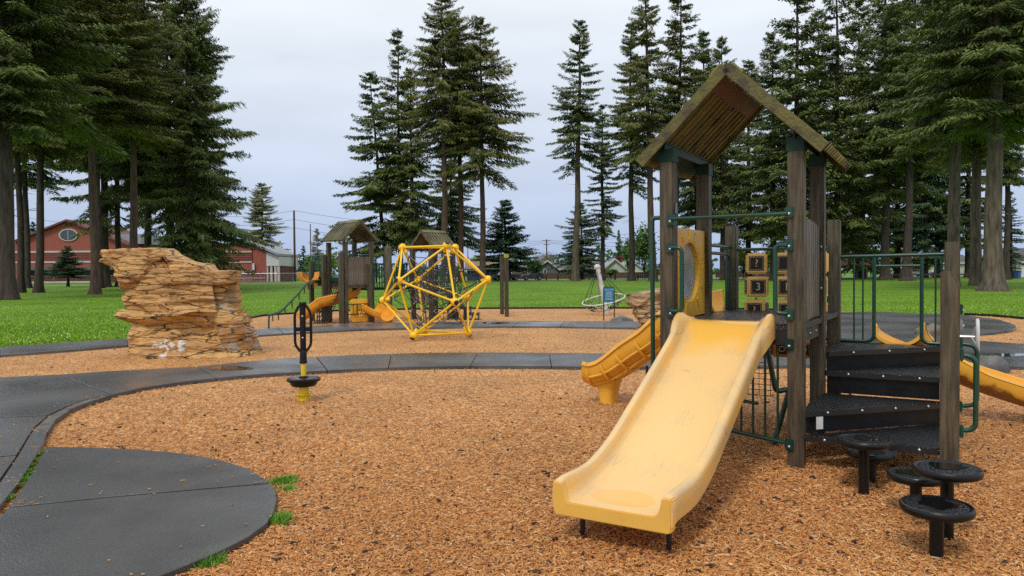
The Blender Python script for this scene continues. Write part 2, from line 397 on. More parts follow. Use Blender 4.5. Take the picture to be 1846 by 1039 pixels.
def slab(parent, polypx, m, z=PATH_Z, gap=.006, name='slab'):
    P = [g(x, y, z) for x, y in polypx]; path_polys.append([(p.x, p.y) for p in P])
    Q = inset([(p.x, p.y) for p in P], gap)
    return MB().prism(Q, -.02, z).build(name, m, parent, bevel=.004)
def lerp_poly(pl, x):
    for (a, b_) in zip(pl[:-1], pl[1:]):
        if a[0] <= x <= b_[0]: t = (x-a[0])/(b_[0]-a[0]); return (x, a[1]+(b_[1]-a[1])*t)
    return pl[0] if x < pl[0][0] else pl[-1]
def band(parent, U, Lw, ju, jl, m, z=PATH_Z):
    """U / Lw: far and near edge polylines in photo pixels; joints at x = ju[i] (far) and jl[i] (near)"""
    for i in range(len(ju)-1):
        up = [lerp_poly(U, ju[i])] + [p for p in U if ju[i]+4 < p[0] < ju[i+1]-4] + [lerp_poly(U, ju[i+1])]
        lo = [lerp_poly(Lw, jl[i])] + [p for p in Lw if jl[i]+4 < p[0] < jl[i+1]-4] + [lerp_poly(Lw, jl[i+1])]
        slab(parent, up + lo[::-1], m, z)
near_path = tag(bpy.data.objects.new('near_path', None), kind='structure', label='wet grey concrete path curving round the near chip pit'); col.objects.link(near_path)
U1 = [(-260, 692), (0, 680), (106, 675.5), (200, 669), (354, 661), (480, 648.5), (560, 643.5), (640, 640), (750, 636.5), (850, 635.5), (980, 636), (1090, 637), (1250, 637), (1395, 637.5)]
L1 = [(86, 778), (102, 755), (129, 736), (160, 724), (202, 711), (262, 698), (339, 687), (400, 680.5), (480, 674), (560, 669.5), (640, 665), (750, 661), (850, 659.5), (980, 660), (1090, 661.5), (1250, 661), (1395, 659)]
band(near_path, U1, L1, [106, 354, 570, 706, 862, 990, 1130, 1260, 1395], [202, 390, 590, 700, 848, 994, 1140, 1262, 1395], M_conc)
slab(near_path, [(-260, 692), (0, 680), (106, 675.5), (199, 710.5), (150, 721), (119, 733), (86, 748), (0, 752), (-300, 764)], M_conc)
slab(near_path, [(86, 749.5), (0, 753), (-300, 766), (-380, 838), (0, 822), (31, 819.5), (62, 770)], M_conc)
slab(near_path, [(31, 821), (0, 824), (-380, 840), (-620, 1039), (-160, 1039), (-60, 930), (0, 865)], M_conc)
slab(near_path, [(-620, 1041), (-160, 1041), (-330, 1240), (-1100, 1240)], M_conc)
strip_out = [(202, 712), (160, 725), (129, 737), (102, 756), (86, 779), (79, 800), (62, 828), (38, 866), (4, 908), (-50, 975), (-100, 1030), (-330, 1300)]
strip_in = [(199, 711.5), (150, 722.5), (119, 734.5), (87, 750.5), (63, 771.5), (48, 793), (32, 821), (0, 868), (-60, 934), (-158, 1041), (-200, 1090), (-420, 1300)]
for a, b_ in ((0, 4), (4, 7), (7, 9), (9, 11)):
    slab(near_path, strip_out[a:b_+1] + strip_in[a:b_+1][::-1], M_kerb if a == 0 else M_conc, z=PATH_Z + .003, name='kerb_strip')
pad = tag(bpy.data.objects.new('half_round_pad', None), kind='structure', label='dark half round pad at the lower left corner'); col.objects.link(pad)
slab(pad, [(81, 805.5), (150, 806), (250, 810), (330, 817), (400, 829), (450, 845), (478, 862), (487, 870.5), (350, 882), (180, 897), (14, 914), (38, 880), (62, 842)], M_conc2, z=PATH_Z-.006, gap=.007)
slab(pad, [(490, 871.5), (498, 882), (501, 900), (496, 922), (483, 943), (450, 967), (400, 993), (340, 1018), (290, 1038), (200, 1066), (0, 1120), (-300, 1180), (-120, 1060), (-20, 950), (13, 915.5), (180, 898.5), (350, 883.5)], M_conc2, z=PATH_Z-.006, gap=.007)
mid_path = tag(bpy.data.objects.new('mid_path', None), kind='structure', label='second concrete path crossing behind the yellow climbing frame'); col.objects.link(mid_path)
U2 = [(-300, 652), (0, 626), (120, 617.5), (230, 610), (340, 603), (450, 594.5), (520, 589.5), (640, 584), (800, 580.5), (900, 579.3), (1000, 579), (1150, 579.5), (1300, 581), (1475, 585)]
L2 = [(-300, 668), (0, 640), (120, 631), (230, 622), (340, 613.5), (450, 605), (520, 600.5), (640, 594), (800, 589.7), (900, 588.2), (1000, 588.3), (1150, 591), (1300, 595), (1440, 600)]
band(mid_path, U2, L2, [-300, 0, 230, 340, 500, 640, 730, 865, 938, 1020, 1090, 1230, 1360, 1475], [-300, 0, 230, 330, 510, 650, 735, 850, 925, 1010, 1090, 1230, 1350, 1440], M_conc3)
asph = tag(bpy.data.objects.new('asphalt_path', None), kind='structure', label='dark asphalt path behind the steps at the right'); col.objects.link(asph)
slab(asph, [(1396, 637.5), (1442, 600), (1478, 575), (1500, 563), (1600, 563), (1740, 568.5), (1800, 576), (1830, 586), (1832, 591), (1826, 595), (1790, 600), (1748, 603), (1737, 609), (1766, 614.5), (1846, 620), (2050, 634), (2300, 672), (2150, 688), (1846, 661), (1700, 657), (1500, 657), (1396, 659)], M_asph, gap=.0)
# puddles lying on the near and mid path
M_pud = mat('puddle_water', (.05, .045, .04), (.03, .03, .03), .03, 3, spec=.8)
def blob_px(cx, cy, rx, ry, z, name, parent, m, seed=0):
    rr = random.Random(seed); pts = []
    for k in range(26):
        a = 2*PI*k/26; q = 1 + .12*math.sin(3*a+seed) + rr.uniform(-.07, .07)
        pts.append(g(cx + rx*q*math.cos(a), cy + ry*q*math.sin(a), z))
    o = flat(pts, z, name, m); o.parent = parent; return o
blob_px(415, 664, 38, 4.2, PATH_Z+.003, 'puddle', near_path, M_pud, 1)
blob_px(892, 582.5, 24, 1.8, PATH_Z+.003, 'puddle', mid_path, M_pud, 2)
blob_px(1800, 640, 60, 3, PATH_Z+.003, 'puddle', asph, M_pud, 3)

# ---- loose wood chips near the camera: real little wedges
def chip_field(n, name, lay=0.0):
    px = rng.uniform(-200, 2060, n*2); py = 560 + (1230-560)*rng.uniform(0, 1, n*2)**.80
    D = np.array([CM @ Vector(((a-923)/FPX, -(b-519.5)/FPX, -1)) for a, b in zip(px, py)])
    t = -CAM_H / D[:, 2]; P = np.stack([D[:, 0]*t, D[:, 1]*t], 1)
    ok = inpoly(P, [(p[0], p[1]) for p in chip_poly])
    for q in path_polys: ok &= ~inpoly(P, q)
    P = P[ok][:n]; n = len(P)
    Lh = rng.uniform(.007, .020, n) * rng.choice([1, 1, 1, 1.5], n); Wh = rng.uniform(.0024, .0050, n); H = rng.uniform(.002, .007, n)
    base = np.array([[-1, -1, 0], [1, -.6, 0], [.9, 1, 0], [-1, .8, 0], [-.7, 0, 1], [.75, .1, 1]], np.float32)
    V = np.repeat(base[None], n, 0); V = V*np.stack([Lh, Wh, H], 1)[:, None, :]
    V[:, :, 0] += rng.uniform(-.15, .15, (n, 6))*Lh[:, None]; V[:, :, 1] += rng.uniform(-.2, .2, (n, 6))*Wh[:, None]
    tp = rng.normal(0, .28, n); tr = rng.normal(0, .35, n); ya = rng.uniform(0, 2*PI, n)
    x, y, z = V[:, :, 0].copy(), V[:, :, 1].copy(), V[:, :, 2].copy()
    y, z = y*np.cos(tr)[:, None]-z*np.sin(tr)[:, None], y*np.sin(tr)[:, None]+z*np.cos(tr)[:, None]
    x, z = x*np.cos(tp)[:, None]-z*np.sin(tp)[:, None], x*np.sin(tp)[:, None]+z*np.cos(tp)[:, None]
    X = x*np.cos(ya)[:, None]-y*np.sin(ya)[:, None]; Y = x*np.sin(ya)[:, None]+y*np.cos(ya)[:, None]
    V[:, :, 0] = X + P[:, 0:1]; V[:, :, 1] = Y + P[:, 1:2]; V[:, :, 2] = z + rng.uniform(.006, .022, n)[:, None]
    F = np.array([[0, 1, 5], [0, 5, 4], [2, 3, 4], [2, 4, 5], [3, 0, 4], [1, 2, 5]])
    F = (F[None] + (np.arange(n)*6)[:, None, None]).reshape(-1, 3)
    pal = np.array([(.78, .37, .115), (.86, .47, .18), (.66, .275, .075), (.73, .32, .09), (.92, .62, .33), (.46, .17, .05), (.18, .068, .028), (.57, .23, .065)])
    c = .93*pal[rng.choice(8, n, p=[.2, .17, .18, .18, .07, .1, .04, .06])]*rng.uniform(.85, 1.12, (n, 1))
    # long low swales of damper, redder chips
    dn = .5+.5*np.sin(P[:, 0]*1.7+np.sin(P[:, 1]*1.3)*1.5)*np.sin(P[:, 1]*1.1+1+np.sin(P[:, 0]*.9))
    dn2 = .5+.5*np.sin(P[:, 0]*.75+2+np.sin(P[:, 1]*.6)*1.2)*np.sin(P[:, 1]*.55+.4)
    c = c*(1-.15*dn[:, None])*(1-.16*dn2[:, None]*np.array([.6, 1, 1.25])[None])
    me = np_mesh(name, V.reshape(-1, 3), F, M_chip, np.repeat(c, 6, 0))
    o = bpy.data.objects.new(name, me); col.objects.link(o); return o
M_chip = mat('loose_chip', (1, 1, 1), (.82, .80, .78), .62, 60, attr='tint', spec=.35)
tag(chip_field(200000, 'wood_chips'), 'loose orange wood chips covering the playground floor', 'wood chips', kind='stuff')
# a few chips kicked onto the paths and the pad
def stray(n, name):
    pts = []; ar = [np.array(q) for q in path_polys]
    while len(pts) < n:
        q = ar[random.randrange(len(ar))]; i = random.randrange(len(q)); t = random.random(); p = q[i]*(1-t)+q[(i+1) % len(q)]*t + np.random.default_rng(len(pts)+i).normal(0, .10, 2)*random.choice([1, 1, 3])
        if p[1] < 15 and p[1] > 2 and inpoly(p[None], q)[0]: pts.append(p)
    mb = MB()
    for p in pts:
        a = random.uniform(0, PI); l = random.uniform(.006, .018); w_ = random.uniform(.002, .005)
        mb.obox((p[0], p[1], PATH_Z+.003), (math.cos(a)*l, math.sin(a)*l, 0), (-math.sin(a)*w_, math.cos(a)*w_, 0), (0, 0, .002))
    return mb.build(name, mat('stray_chip', (.62, .33, .12), (.30, .14, .05), .7, 9), label='stray wood chips lying on the paths and pad', cat='wood chips', kind='stuff')
stray(420, 'stray_wood_chips')
# dark bark bits and cones lying on the chips
M_cone = mat('dark_bark_bit', (.05, .028, .018), (.025, .015, .01), .8, 60)
_cm = MB()
for k in range(420):
    while True:
        py = 575 + 600*random.random()**1.1; px = random.uniform(-100, 2000); p = g(px, py)
        if inpoly(np.array([[p.x, p.y]]), [(q[0], q[1]) for q in chip_poly])[0] and not any(inpoly(np.array([[p.x, p.y]]), q)[0] for q in path_polys): break
    L_ = random.uniform(.012, .034); a = random.uniform(0, PI); d = Vector((math.cos(a), math.sin(a), random.uniform(-.1, .1)))
    c = p + Vector((0, 0, .022)); n_ = 5
    _cm.tube([c - d*L_, c - d*L_*.4, c + d*L_*.4, c + d*L_], [.003, random.uniform(.006, .012), random.uniform(.006, .011), .002], n_)
_cm.build('fallen_bark_and_cones', M_cone, smooth=True, label='dark bark bits and small cones scattered over the wood chips', cat='debris', kind='stuff')

# ---- grass blades standing on the nearer lawn, daisies
def blades(n, name, poly_ok, m, h=(.03, .09), w=.012, z0=0., tone=(.6, 1.5)):
    P = poly_ok(n); n = len(P)
    a = rng.uniform(0, 2*PI, n); hh = rng.uniform(h[0], h[1], n); lean = rng.normal(0, .5, (n, 2))*hh[:, None]
    d = np.stack([np.cos(a), np.sin(a)], 1)*(w*rng.uniform(.6, 1.6, n))[:, None]
    V = np.zeros((n, 3, 3)); V[:, 0, :2] = P-d; V[:, 1, :2] = P+d; V[:, 2, :2] = P+lean; V[:, 2, 2] = hh; V[:, :, 2] += z0
    F = np.arange(n*3).reshape(-1, 3); t = rng.uniform(*tone, (n, 1)); c = np.concatenate([t*1.05, t, t*.8], 1)
    me = np_mesh(name, V.reshape(-1, 3), F, m, np.repeat(c, 3, 0)); o = bpy.data.objects.new(name, me); col.objects.link(o); return o
CP = [(p[0], p[1]) for p in chip_poly]
def lawn_pts(y0, y1, x0=-150, x1=2000, zs=0.):
    def f(n):
        px = rng.uniform(x0, x1, n*2); py = y0 + (y1-y0)*rng.uniform(0, 1, n*2)
        D = np.array([CM @ Vector(((a-923)/FPX, -(b-519.5)/FPX, -1)) for a, b in zip(px, py)]); t = -CAM_H/D[:, 2]
        P = np.stack([D[:, 0]*t, D[:, 1]*t], 1); ok = (t > 0) & ~inpoly(P, CP)
        for q in path_polys: ok &= ~inpoly(P, q)
        return P[ok][:n]
    return f
M_blade = mat('grass_blades', (.19, .33, .025), (.14, .27, .019), .6, .3, attr='tint', spec=.2)
tag(blades(110000, 'grass_blades', lawn_pts(520, 650), M_blade, h=(.02, .055), w=.014), 'short bright green grass blades of the lawn', 'grass', kind='stuff')
def daisy_pts(n):
    P = lawn_pts(520, 640)(n*3)
    k = np.sin(P[:, 0]*.55+1)*np.sin(P[:, 1]*.4)+np.sin(P[:, 0]*.21+P[:, 1]*.17)*.6; return P[k > .15][:n]
M_daisy = mat('daisy_petals', (.8, .8, .72), (.75, .74, .6), .7, 3)
P = daisy_pts(520); n = len(P); V = np.zeros((n, 5, 3)); q = rng.uniform(.008, .018, n)
for k in range(4):
    V[:, k, 0] = P[:, 0]+np.cos(k*PI/2)*q; V[:, k, 1] = P[:, 1]+np.sin(k*PI/2)*q; V[:, k, 2] = .075
V[:, 4, :2] = P; V[:, 4, 2] = .095
F = np.array([[0, 1, 4], [1, 2, 4], [2, 3, 4], [3, 0, 4]]); F = (F[None]+(np.arange(n)*5)[:, None, None]).reshape(-1, 3)
o = bpy.data.objects.new('daisies', np_mesh('daisies', V.reshape(-1, 3), F, M_daisy)); col.objects.link(o)
tag(o, 'tiny white daisies dotted over the lawn', 'flowers', kind='stuff')
# weeds at the rim of the pad and moss in the kerb joint
def weed(px, py, r, n, label, h=.05):
    c = g(px, py)
    def f(k): return np.stack([rng.normal(c.x, r, k), rng.normal(c.y, r, k)], 1)
    o = blades(n, 'weed_clump', f, M_weed, h=(.01, h), w=.005, z0=.015, tone=(.6, 1.3)); return tag(o, label, 'weeds', kind='stuff')
weed(512, 872, .05, 420, 'upper green weed clump beside the dark pad tip', .05)
weed(516, 886, .035, 160, 'small yellowish weed tuft just below the pad tip', .03)
weed(501, 944, .045, 420, 'green weed clump on the lower right rim of the dark pad', .055)
weed(374, 1021, .045, 420, 'green weed clump on the bottom rim of the dark pad', .055)
P = np.concatenate([np.stack([rng.normal(c.x, .012, 130), rng.normal(c.y, .012+.01, 130)], 1) for c in [g(x_, y_, PATH_Z) for x_, y_ in ((72, 815), (66, 826), (60, 836), (55, 845), (50, 853), (44, 862), (36, 872), (20, 893))]])
tag(blades(1040, 'joint_moss', lambda k: P, M_weed, h=(.004, .02), w=.006, z0=PATH_Z-.012, tone=(.5, 1.3)), 'green moss growing in the joint between kerb strip and pad', 'moss', kind='stuff')
# ------------------------------------------------------------------ main play structure
W = 1.067; TH = R(31)
DZ = 1.16
ORG = Vector((1.384, 6.52, 0))
ps = thing('play_structure', 'large timber post play structure with slide, peaked roof and black steps in the right foreground', 'play structure', ORG, -TH)
def post(parent, u, v, top, s=.0625, m=None, chamfer=False, label=None):
    mb = MB()
    if chamfer:
        mb.extrude([(-s, -.05), (s, -.05), (s, top-.09), (s-.06, top), (-s, top)], (u, v, 0), (1, 0, 0), (0, 0, 1), (0, 1, 0), s*2)
    else: mb.box(u-s, u+s, v-s, v+s, -.05, top)
    return mb.build('post', m or M_wood, parent, bevel=.009, label=label)
for u, v in ((0, 0), (W, 0), (0, W), (W, W)): post(ps, u, v, 2.64)
post(ps, 0, 2*W, 2.10, m=M_woodg); post(ps, W, 2*W, 2.12, m=M_woodg); post(ps, 2*W, 2*W, 1.86, m=M_woodg)
post(ps, 2*W, 0, 1.58, chamfer=True); post(ps, 2*W, W, 1.58, chamfer=True)
def clamp(parent, u, v, z, ax, m=None):
    """green clamp plate with a bolt on a post face; ax = outward direction"""
    ax = Vector(ax); t = Vector((-ax.y, ax.x, 0))
    o = MB().obox(Vector((u, v, z)) + ax*.012, t*.035, ax*.014, (0, 0, .045)).build('clamp', m or M_green, parent, bevel=.008, smooth=True)
    bolt(o, Vector((u, v, z-.012)) + ax*.027, ax); return o
def pipe(parent, pts, r=.019, name='pipe', m=None, n=10, f=.08):
    return MB().tube(fillet(pts, f) if f else pts, r, n).build(name, m or M_green, parent, smooth=True)
S = .0625
# roof
ridge_z = 3.245; hw = .735; v0 = -.17; v1 = W+.17; c45 = math.cos(R(44)); s45 = math.sin(R(44)); slope_l = hw/c45
def gable_roof(parent, cx, cy, axis, ridge, hwid, a0, a1, pitch=.0855, rake=True, m=M_roof, ang=44, th=.016):
    """ridge runs along axis ('x' or 'y'); returns the roof part; slats are its children"""
    A = Vector((0, 1, 0)) if axis == 'y' else Vector((1, 0, 0)); B = Vector((1, 0, 0)) if axis == 'y' else Vector((0, 1, 0))
    C0 = Vector((cx, cy, ridge)); ca, sa = math.cos(R(ang)), math.sin(R(ang)); Ls = hwid/ca
    cap = MB()
    for sg in (-1, 1):
        d = B*sg*ca - Vector((0, 0, sa)); nrm = B*sg*sa + Vector((0, 0, ca))
        cap.obox(C0 + d*.06 + nrm*.068 + A*(a0+a1)/2, d*.062, nrm*.008, A*((a1-a0)/2+.012))
    roof = cap.build('roof', m, parent)
    n = int(round((a1-a0)/pitch)); p = (a1-a0)/n
    for sg in (-1, 1):
        d = B*sg*ca - Vector((0, 0, sa)); nrm = B*sg*sa + Vector((0, 0, ca))
        for k in range(n):
            mid = C0 + A*(a0+p*(k+.5)) + d*(Ls/2) + nrm*(.0)
            mb = MB()
            # channel shaped board: raised rib and a low pan
            lo_, hi_ = -.004, .054; w1 = p*.25; w2_ = p*.30; Lr = Ls+random.uniform(0, .008); q = []
            # folded board: pan - web - crown - web, 4 mm thick, as one bent strip
            for (y_, h_) in ((-.5*p, lo_), (-.5*p+w1, lo_), (-.5*p+w1+.006, hi_), (.5*p-w1-.006, hi_), (.5*p-w1, lo_), (.5*p-.001, lo_)): q.append((y_, h_))
            q2 = [(y_, h_+.007) for y_, h_ in q[::-1]]; mid0 = C0 + A*(a0+p*(k+.5))
            mb.loft([[mid0 + d*s_ + A*y_ + nrm*h_ for y_, h_ in q+q2] for s_ in (0, Lr)], caps=False)
            for s_ in (0, Lr):
                n0 = len(mb.v); mb.v += [tuple(mid0 + d*s_ + A*y_ + nrm*h_) for y_, h_ in q+q2]
                for j in range(5): mb.f.append((n0+j, n0+j+1, n0+10-j, n0+11-j))
            o = mb.build('roof_slat', m, roof)
        if rake:
            for e_ in (a0-.011, a1+.011):
                MB().obox(C0 + A*e_ + d*(Ls/2-.0) + nrm*.012, d*(Ls/2+.012), A*.010, nrm*.046).build('rake_board', M_rake, roof, bevel=.003)
    return roof
roof = gable_roof(ps, W/2+.018, 0, 'y', ridge_z, hw, v0, v1, pitch=.105)
# rusty ridge plate under the ridge
dn = Vector((c45, 0, -s45)); nn = Vector((s45, 0, c45))
for sg in (-1, 1):
    d = Vector((sg*c45, 0, -s45)); nr_ = Vector((sg*s45, 0, c45))
    MB().obox(Vector((W/2, (v0+v1)/2, ridge_z)) + d*.115 - nr_*.016, d*.075, (0, (v1-v0)/2-.03, 0), nr_*.004).build('ridge_plate', M_rust, roof)
# green gable brackets carrying the roof along each post line
for sg, u in ((-1, 0), (1, W)):
    mb = MB()
    zr = ridge_z - (W/2)*math.tan(R(44)) - .035
    mb.obox((u, W/2, (2.645+zr)/2 + .02), (.006, 0, 0), (0, W/2+.1, 0), (0, 0, (zr-2.645)/2+.02))
    mb.obox((u + sg*.06, W/2, zr-.055), Vector((c45, 0, -s45*sg))*.10, (0, W/2+.1, 0), (0, 0, .004))
    for v in (0, W):
        mb.box(u-S-.006, u+S+.006, v-S-.006, v+S+.006, 2.55, 2.66)
    mb.build('roof_bracket', M_dkgreen, ps)
# decks
def deck_mat(name, c):
    m = mat(name, c, tuple(x*.55 for x in c), .28, 30, bump=.0, rvar=.18)
    N, L, b = nodes(m); tcn = [n for n in N if n.type == 'TEX_COORD'][0]
    b.inputs['Specular IOR Level'].default_value = .4
    v = N.new('ShaderNodeTexVoronoi'); v.inputs['Scale'].default_value = 70; L.new(tcn.outputs['Object'], v.inputs['Vector'])
    n2 = N.new('ShaderNodeTexNoise'); n2.inputs['Scale'].default_value = 25; n2.inputs['Detail'].default_value = 3; L.new(tcn.outputs['Object'], n2.inputs['Vector'])
    ad = N.new('ShaderNodeMath'); ad.operation = 'SUBTRACT'; L.new(n2.outputs['Fac'], ad.inputs[0]); L.new(v.outputs['Distance'], ad.inputs[1])
    bp = N.new('ShaderNodeBump'); bp.inputs['Strength'].default_value = .8; bp.inputs['Distance'].default_value = .012
    L.new(ad.outputs[0], bp.inputs['Height']); L.new(bp.outputs[0], b.inputs['Normal']); return m
M_deck = deck_mat('wet_deck_rubber', (.040, .035, .036)); M_step = deck_mat('wet_black_step', (.009, .009, .010))
MB().box(-.05, W+.05, S+.002-.10, W-.002, DZ-.05, DZ).build('deck', M_deck, ps, bevel=.004)
MB().box(-.05, W+.05, W+.002, 2*W+.03, DZ-.052, DZ-.002).build('deck', M_deck, ps, bevel=.004)
MB().box(S, W-S, -.035, -.01, DZ-.17, DZ-.052).build('deck_beam', M_blackm, ps)
MB().box(W-.02, W+.02, S, W-S, DZ-.17, DZ-.052).build('deck_beam', M_woodg, ps)
MB().box(-.02, .02, S, 2*W-S, DZ-.17, DZ-.054).build('deck_beam', M_blackm, ps)
for v in (.25, .5, .8): bolt(ps, (W+.021, v, DZ-.11), (1, 0, 0))
# ---- front slide
def prof(P, x):
    """Catmull-style smooth interpolation of (x, z) pairs sorted by x"""
    for i in range(len(P)-1):
        if P[i][0] <= x <= P[i+1][0]:
            p0 = P[max(0, i-1)]; p1 = P[i]; p2 = P[i+1]; p3 = P[min(len(P)-1, i+2)]
            t = (x-p1[0])/(p2[0]-p1[0]); h = p2[0]-p1[0]
            m1 = (p2[1]-p0[1])/(p2[0]-p0[0]); m2 = (p3[1]-p1[1])/(p3[0]-p1[0])
            return (2*t**3-3*t*t+1)*p1[1] + (t**3-2*t*t+t)*h*m1 + (-2*t**3+3*t*t)*p2[1] + (t**3-t*t)*h*m2
    return P[0][1] if x < P[0][0] else P[-1][1]
def slide_material():
    m = bpy.data.materials.new('worn_slide'); m.use_nodes = True; N, L, b = nodes(m)
    tcn = N.new('ShaderNodeTexCoord'); sp = N.new('ShaderNodeSeparateXYZ'); L.new(tcn.outputs['Object'], sp.inputs[0])
    n1 = N.new('ShaderNodeTexNoise'); n1.inputs['Scale'].default_value = 2.2; n1.inputs['Detail'].default_value = 4; L.new(tcn.outputs['Object'], n1.inputs['Vector'])
    # worn, sun bleached run: more wear away from the top; noise-edged
    a = N.new('ShaderNodeMath'); a.operation = 'MULTIPLY_ADD'; a.inputs[1].default_value = .55; L.new(n1.outputs['Fac'], a.inputs[0]); L.new(sp.outputs['Y'], a.inputs[2])
    r = N.new('ShaderNodeMapRange'); r.inputs['From Min'].default_value = -.22; r.inputs['From Max'].default_value = .02; r.inputs['To Min'].default_value = 1; r.inputs['To Max'].default_value = .12
    L.new(a.outputs[0], r.inputs['Value'])
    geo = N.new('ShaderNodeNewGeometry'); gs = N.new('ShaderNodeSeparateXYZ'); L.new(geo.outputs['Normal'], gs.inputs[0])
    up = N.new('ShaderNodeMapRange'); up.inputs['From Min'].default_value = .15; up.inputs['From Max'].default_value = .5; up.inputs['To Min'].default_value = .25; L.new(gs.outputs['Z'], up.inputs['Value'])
    # a shallow wet pool keeps its colour at the foot of the run
    v1 = N.new('ShaderNodeVectorMath'); v1.operation = 'SUBTRACT'; v1.inputs[1].default_value = (.50, -2.27, .26); L.new(tcn.outputs['Object'], v1.inputs[0])
    v2 = N.new('ShaderNodeVectorMath'); v2.operation = 'MULTIPLY'; v2.inputs[1].default_value = (4.4, 7.5, 0); L.new(v1.outputs[0], v2.inputs[0])
    ln = N.new('ShaderNodeVectorMath'); ln.operation = 'LENGTH'; L.new(v2.outputs[0], ln.inputs[0])
    lj = N.new('ShaderNodeMath'); lj.operation = 'MULTIPLY_ADD'; lj.inputs[1].default_value = .9; L.new(n1.outputs['Fac'], lj.inputs[0]); L.new(ln.outputs['Value'], lj.inputs[2])
    pool = N.new('ShaderNodeMapRange'); pool.inputs['From Min'].default_value = 1.33; pool.inputs['From Max'].default_value = 1.40; pool.inputs['To Min'].default_value = .30; L.new(lj.outputs[0], pool.inputs['Value'])
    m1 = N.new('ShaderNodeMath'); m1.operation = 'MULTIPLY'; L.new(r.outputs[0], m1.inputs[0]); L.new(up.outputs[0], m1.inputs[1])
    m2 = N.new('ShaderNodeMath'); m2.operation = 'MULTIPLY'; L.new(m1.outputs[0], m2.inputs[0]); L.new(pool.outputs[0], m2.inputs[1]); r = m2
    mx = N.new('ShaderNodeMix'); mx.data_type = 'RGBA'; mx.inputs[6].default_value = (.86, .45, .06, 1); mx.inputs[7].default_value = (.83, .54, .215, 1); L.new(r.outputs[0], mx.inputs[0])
    # greyish scuffs: fine streaks along the run, only in patches
    mp_ = N.new('ShaderNodeMapping'); mp_.inputs['Scale'].default_value = (30, 5, 5); L.new(tcn.outputs['Object'], mp_.inputs[0])
    n2 = N.new('ShaderNodeTexNoise'); n2.inputs['Scale'].default_value = 6; n2.inputs['Detail'].default_value = 8; n2.inputs['Roughness'].default_value = .75; L.new(mp_.outputs[0], n2.inputs['Vector'])
    n3 = N.new('ShaderNodeTexNoise'); n3.inputs['Scale'].default_value = 3.1; n3.inputs['Detail'].default_value = 3; L.new(tcn.outputs['Object'], n3.inputs['Vector'])
    mul_ = N.new('ShaderNodeMath'); mul_.operation = 'MULTIPLY'; L.new(n2.outputs['Fac'], mul_.inputs[0]); L.new(n3.outputs['Fac'], mul_.inputs[1])
    # dirt gathers in the corners of the bed: distance from the centre line
    ab = N.new('ShaderNodeMath'); ab.operation = 'SUBTRACT'; ab.inputs[1].default_value = .505; L.new(sp.outputs['X'], ab.inputs[0])
    ab2 = N.new('ShaderNodeMath'); ab2.operation = 'ABSOLUTE'; L.new(ab.outputs[0], ab2.inputs[0])
    rr = N.new('ShaderNodeMapRange'); rr.inputs['From Min'].default_value = .17; rr.inputs['From Max'].default_value = .30; rr.inputs['To Min'].default_value = 0; rr.inputs['To Max'].default_value = .12; L.new(ab2.outputs[0], rr.inputs['Value'])
    ad = N.new('ShaderNodeMath'); ad.operation = 'ADD'; L.new(mul_.outputs[0], ad.inputs[0]); L.new(rr.outputs[0], ad.inputs[1])
    r2 = N.new('ShaderNodeMapRange'); r2.inputs['From Min'].default_value = .30; r2.inputs['From Max'].default_value = .42; r2.inputs['To Max'].default_value = .5; L.new(ad.outputs[0], r2.inputs['Value'])
    mx2 = N.new('ShaderNodeMix'); mx2.data_type = 'RGBA'; mx2.inputs[7].default_value = (.55, .43, .27, 1); L.new(r2.outputs[0], mx2.inputs[0]); L.new(mx.outputs[2], mx2.inputs[6])
    # a few long dark scratches
    mp3 = N.new('ShaderNodeMapping'); mp3.inputs['Scale'].default_value = (9, .8, .8); mp3.inputs['Rotation'].default_value = (0, 0, .12); L.new(tcn.outputs['Object'], mp3.inputs[0])
    v = N.new('ShaderNodeTexVoronoi'); v.feature = 'DISTANCE_TO_EDGE'; v.inputs['Scale'].default_value = 1.6; L.new(mp3.outputs[0], v.inputs['Vector'])
    r3 = N.new('ShaderNodeMapRange'); r3.inputs['From Min'].default_value = 0; r3.inputs['From Max'].default_value = .012; r3.inputs['To Min'].default_value = .5; r3.inputs['To Max'].default_value = 0; L.new(v.outputs['Distance'], r3.inputs['Value'])
    g3 = N.new('ShaderNodeMath'); g3.operation = 'MULTIPLY'; L.new(r3.outputs[0], g3.inputs[0])
    r4 = N.new('ShaderNodeMapRange'); r4.inputs['From Min'].default_value = .55; r4.inputs['From Max'].default_value = .62; L.new(n3.outputs['Fac'], r4.inputs['Value']); L.new(r4.outputs[0], g3.inputs[1])
    mx3 = N.new('ShaderNodeMix'); mx3.data_type = 'RGBA'; mx3.inputs[7].default_value = (.20, .14, .07, 1); L.new(g3.outputs[0], mx3.inputs[0]); L.new(mx2.outputs[2], mx3.inputs[6])
    L.new(mx3.outputs[2], b.inputs['Base Color'])
    ro = N.new('ShaderNodeMapRange'); ro.inputs['From Min'].default_value = 0; ro.inputs['From Max'].default_value = 1; ro.inputs['To Min'].default_value = .14; ro.inputs['To Max'].default_value = .38; L.new(r.outputs[0], ro.inputs['Value']); L.new(ro.outputs[0], b.inputs['Roughness'])
    bp = N.new('ShaderNodeBump'); bp.inputs['Strength'].default_value = .06; bp.inputs['Distance'].default_value = .01; L.new(n2.outputs['Fac'], bp.inputs['Height']); L.new(bp.outputs[0], b.inputs['Normal'])
    return m
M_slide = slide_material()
BED = [(-2.50, .262), (-2.30, .262), (-2.0, .30), (-1.72, .375), (-1.47, .475), (-.70, .815), (-.42, .955), (-.24, 1.075), (-.08, 1.165), (.06, DZ+.014)]
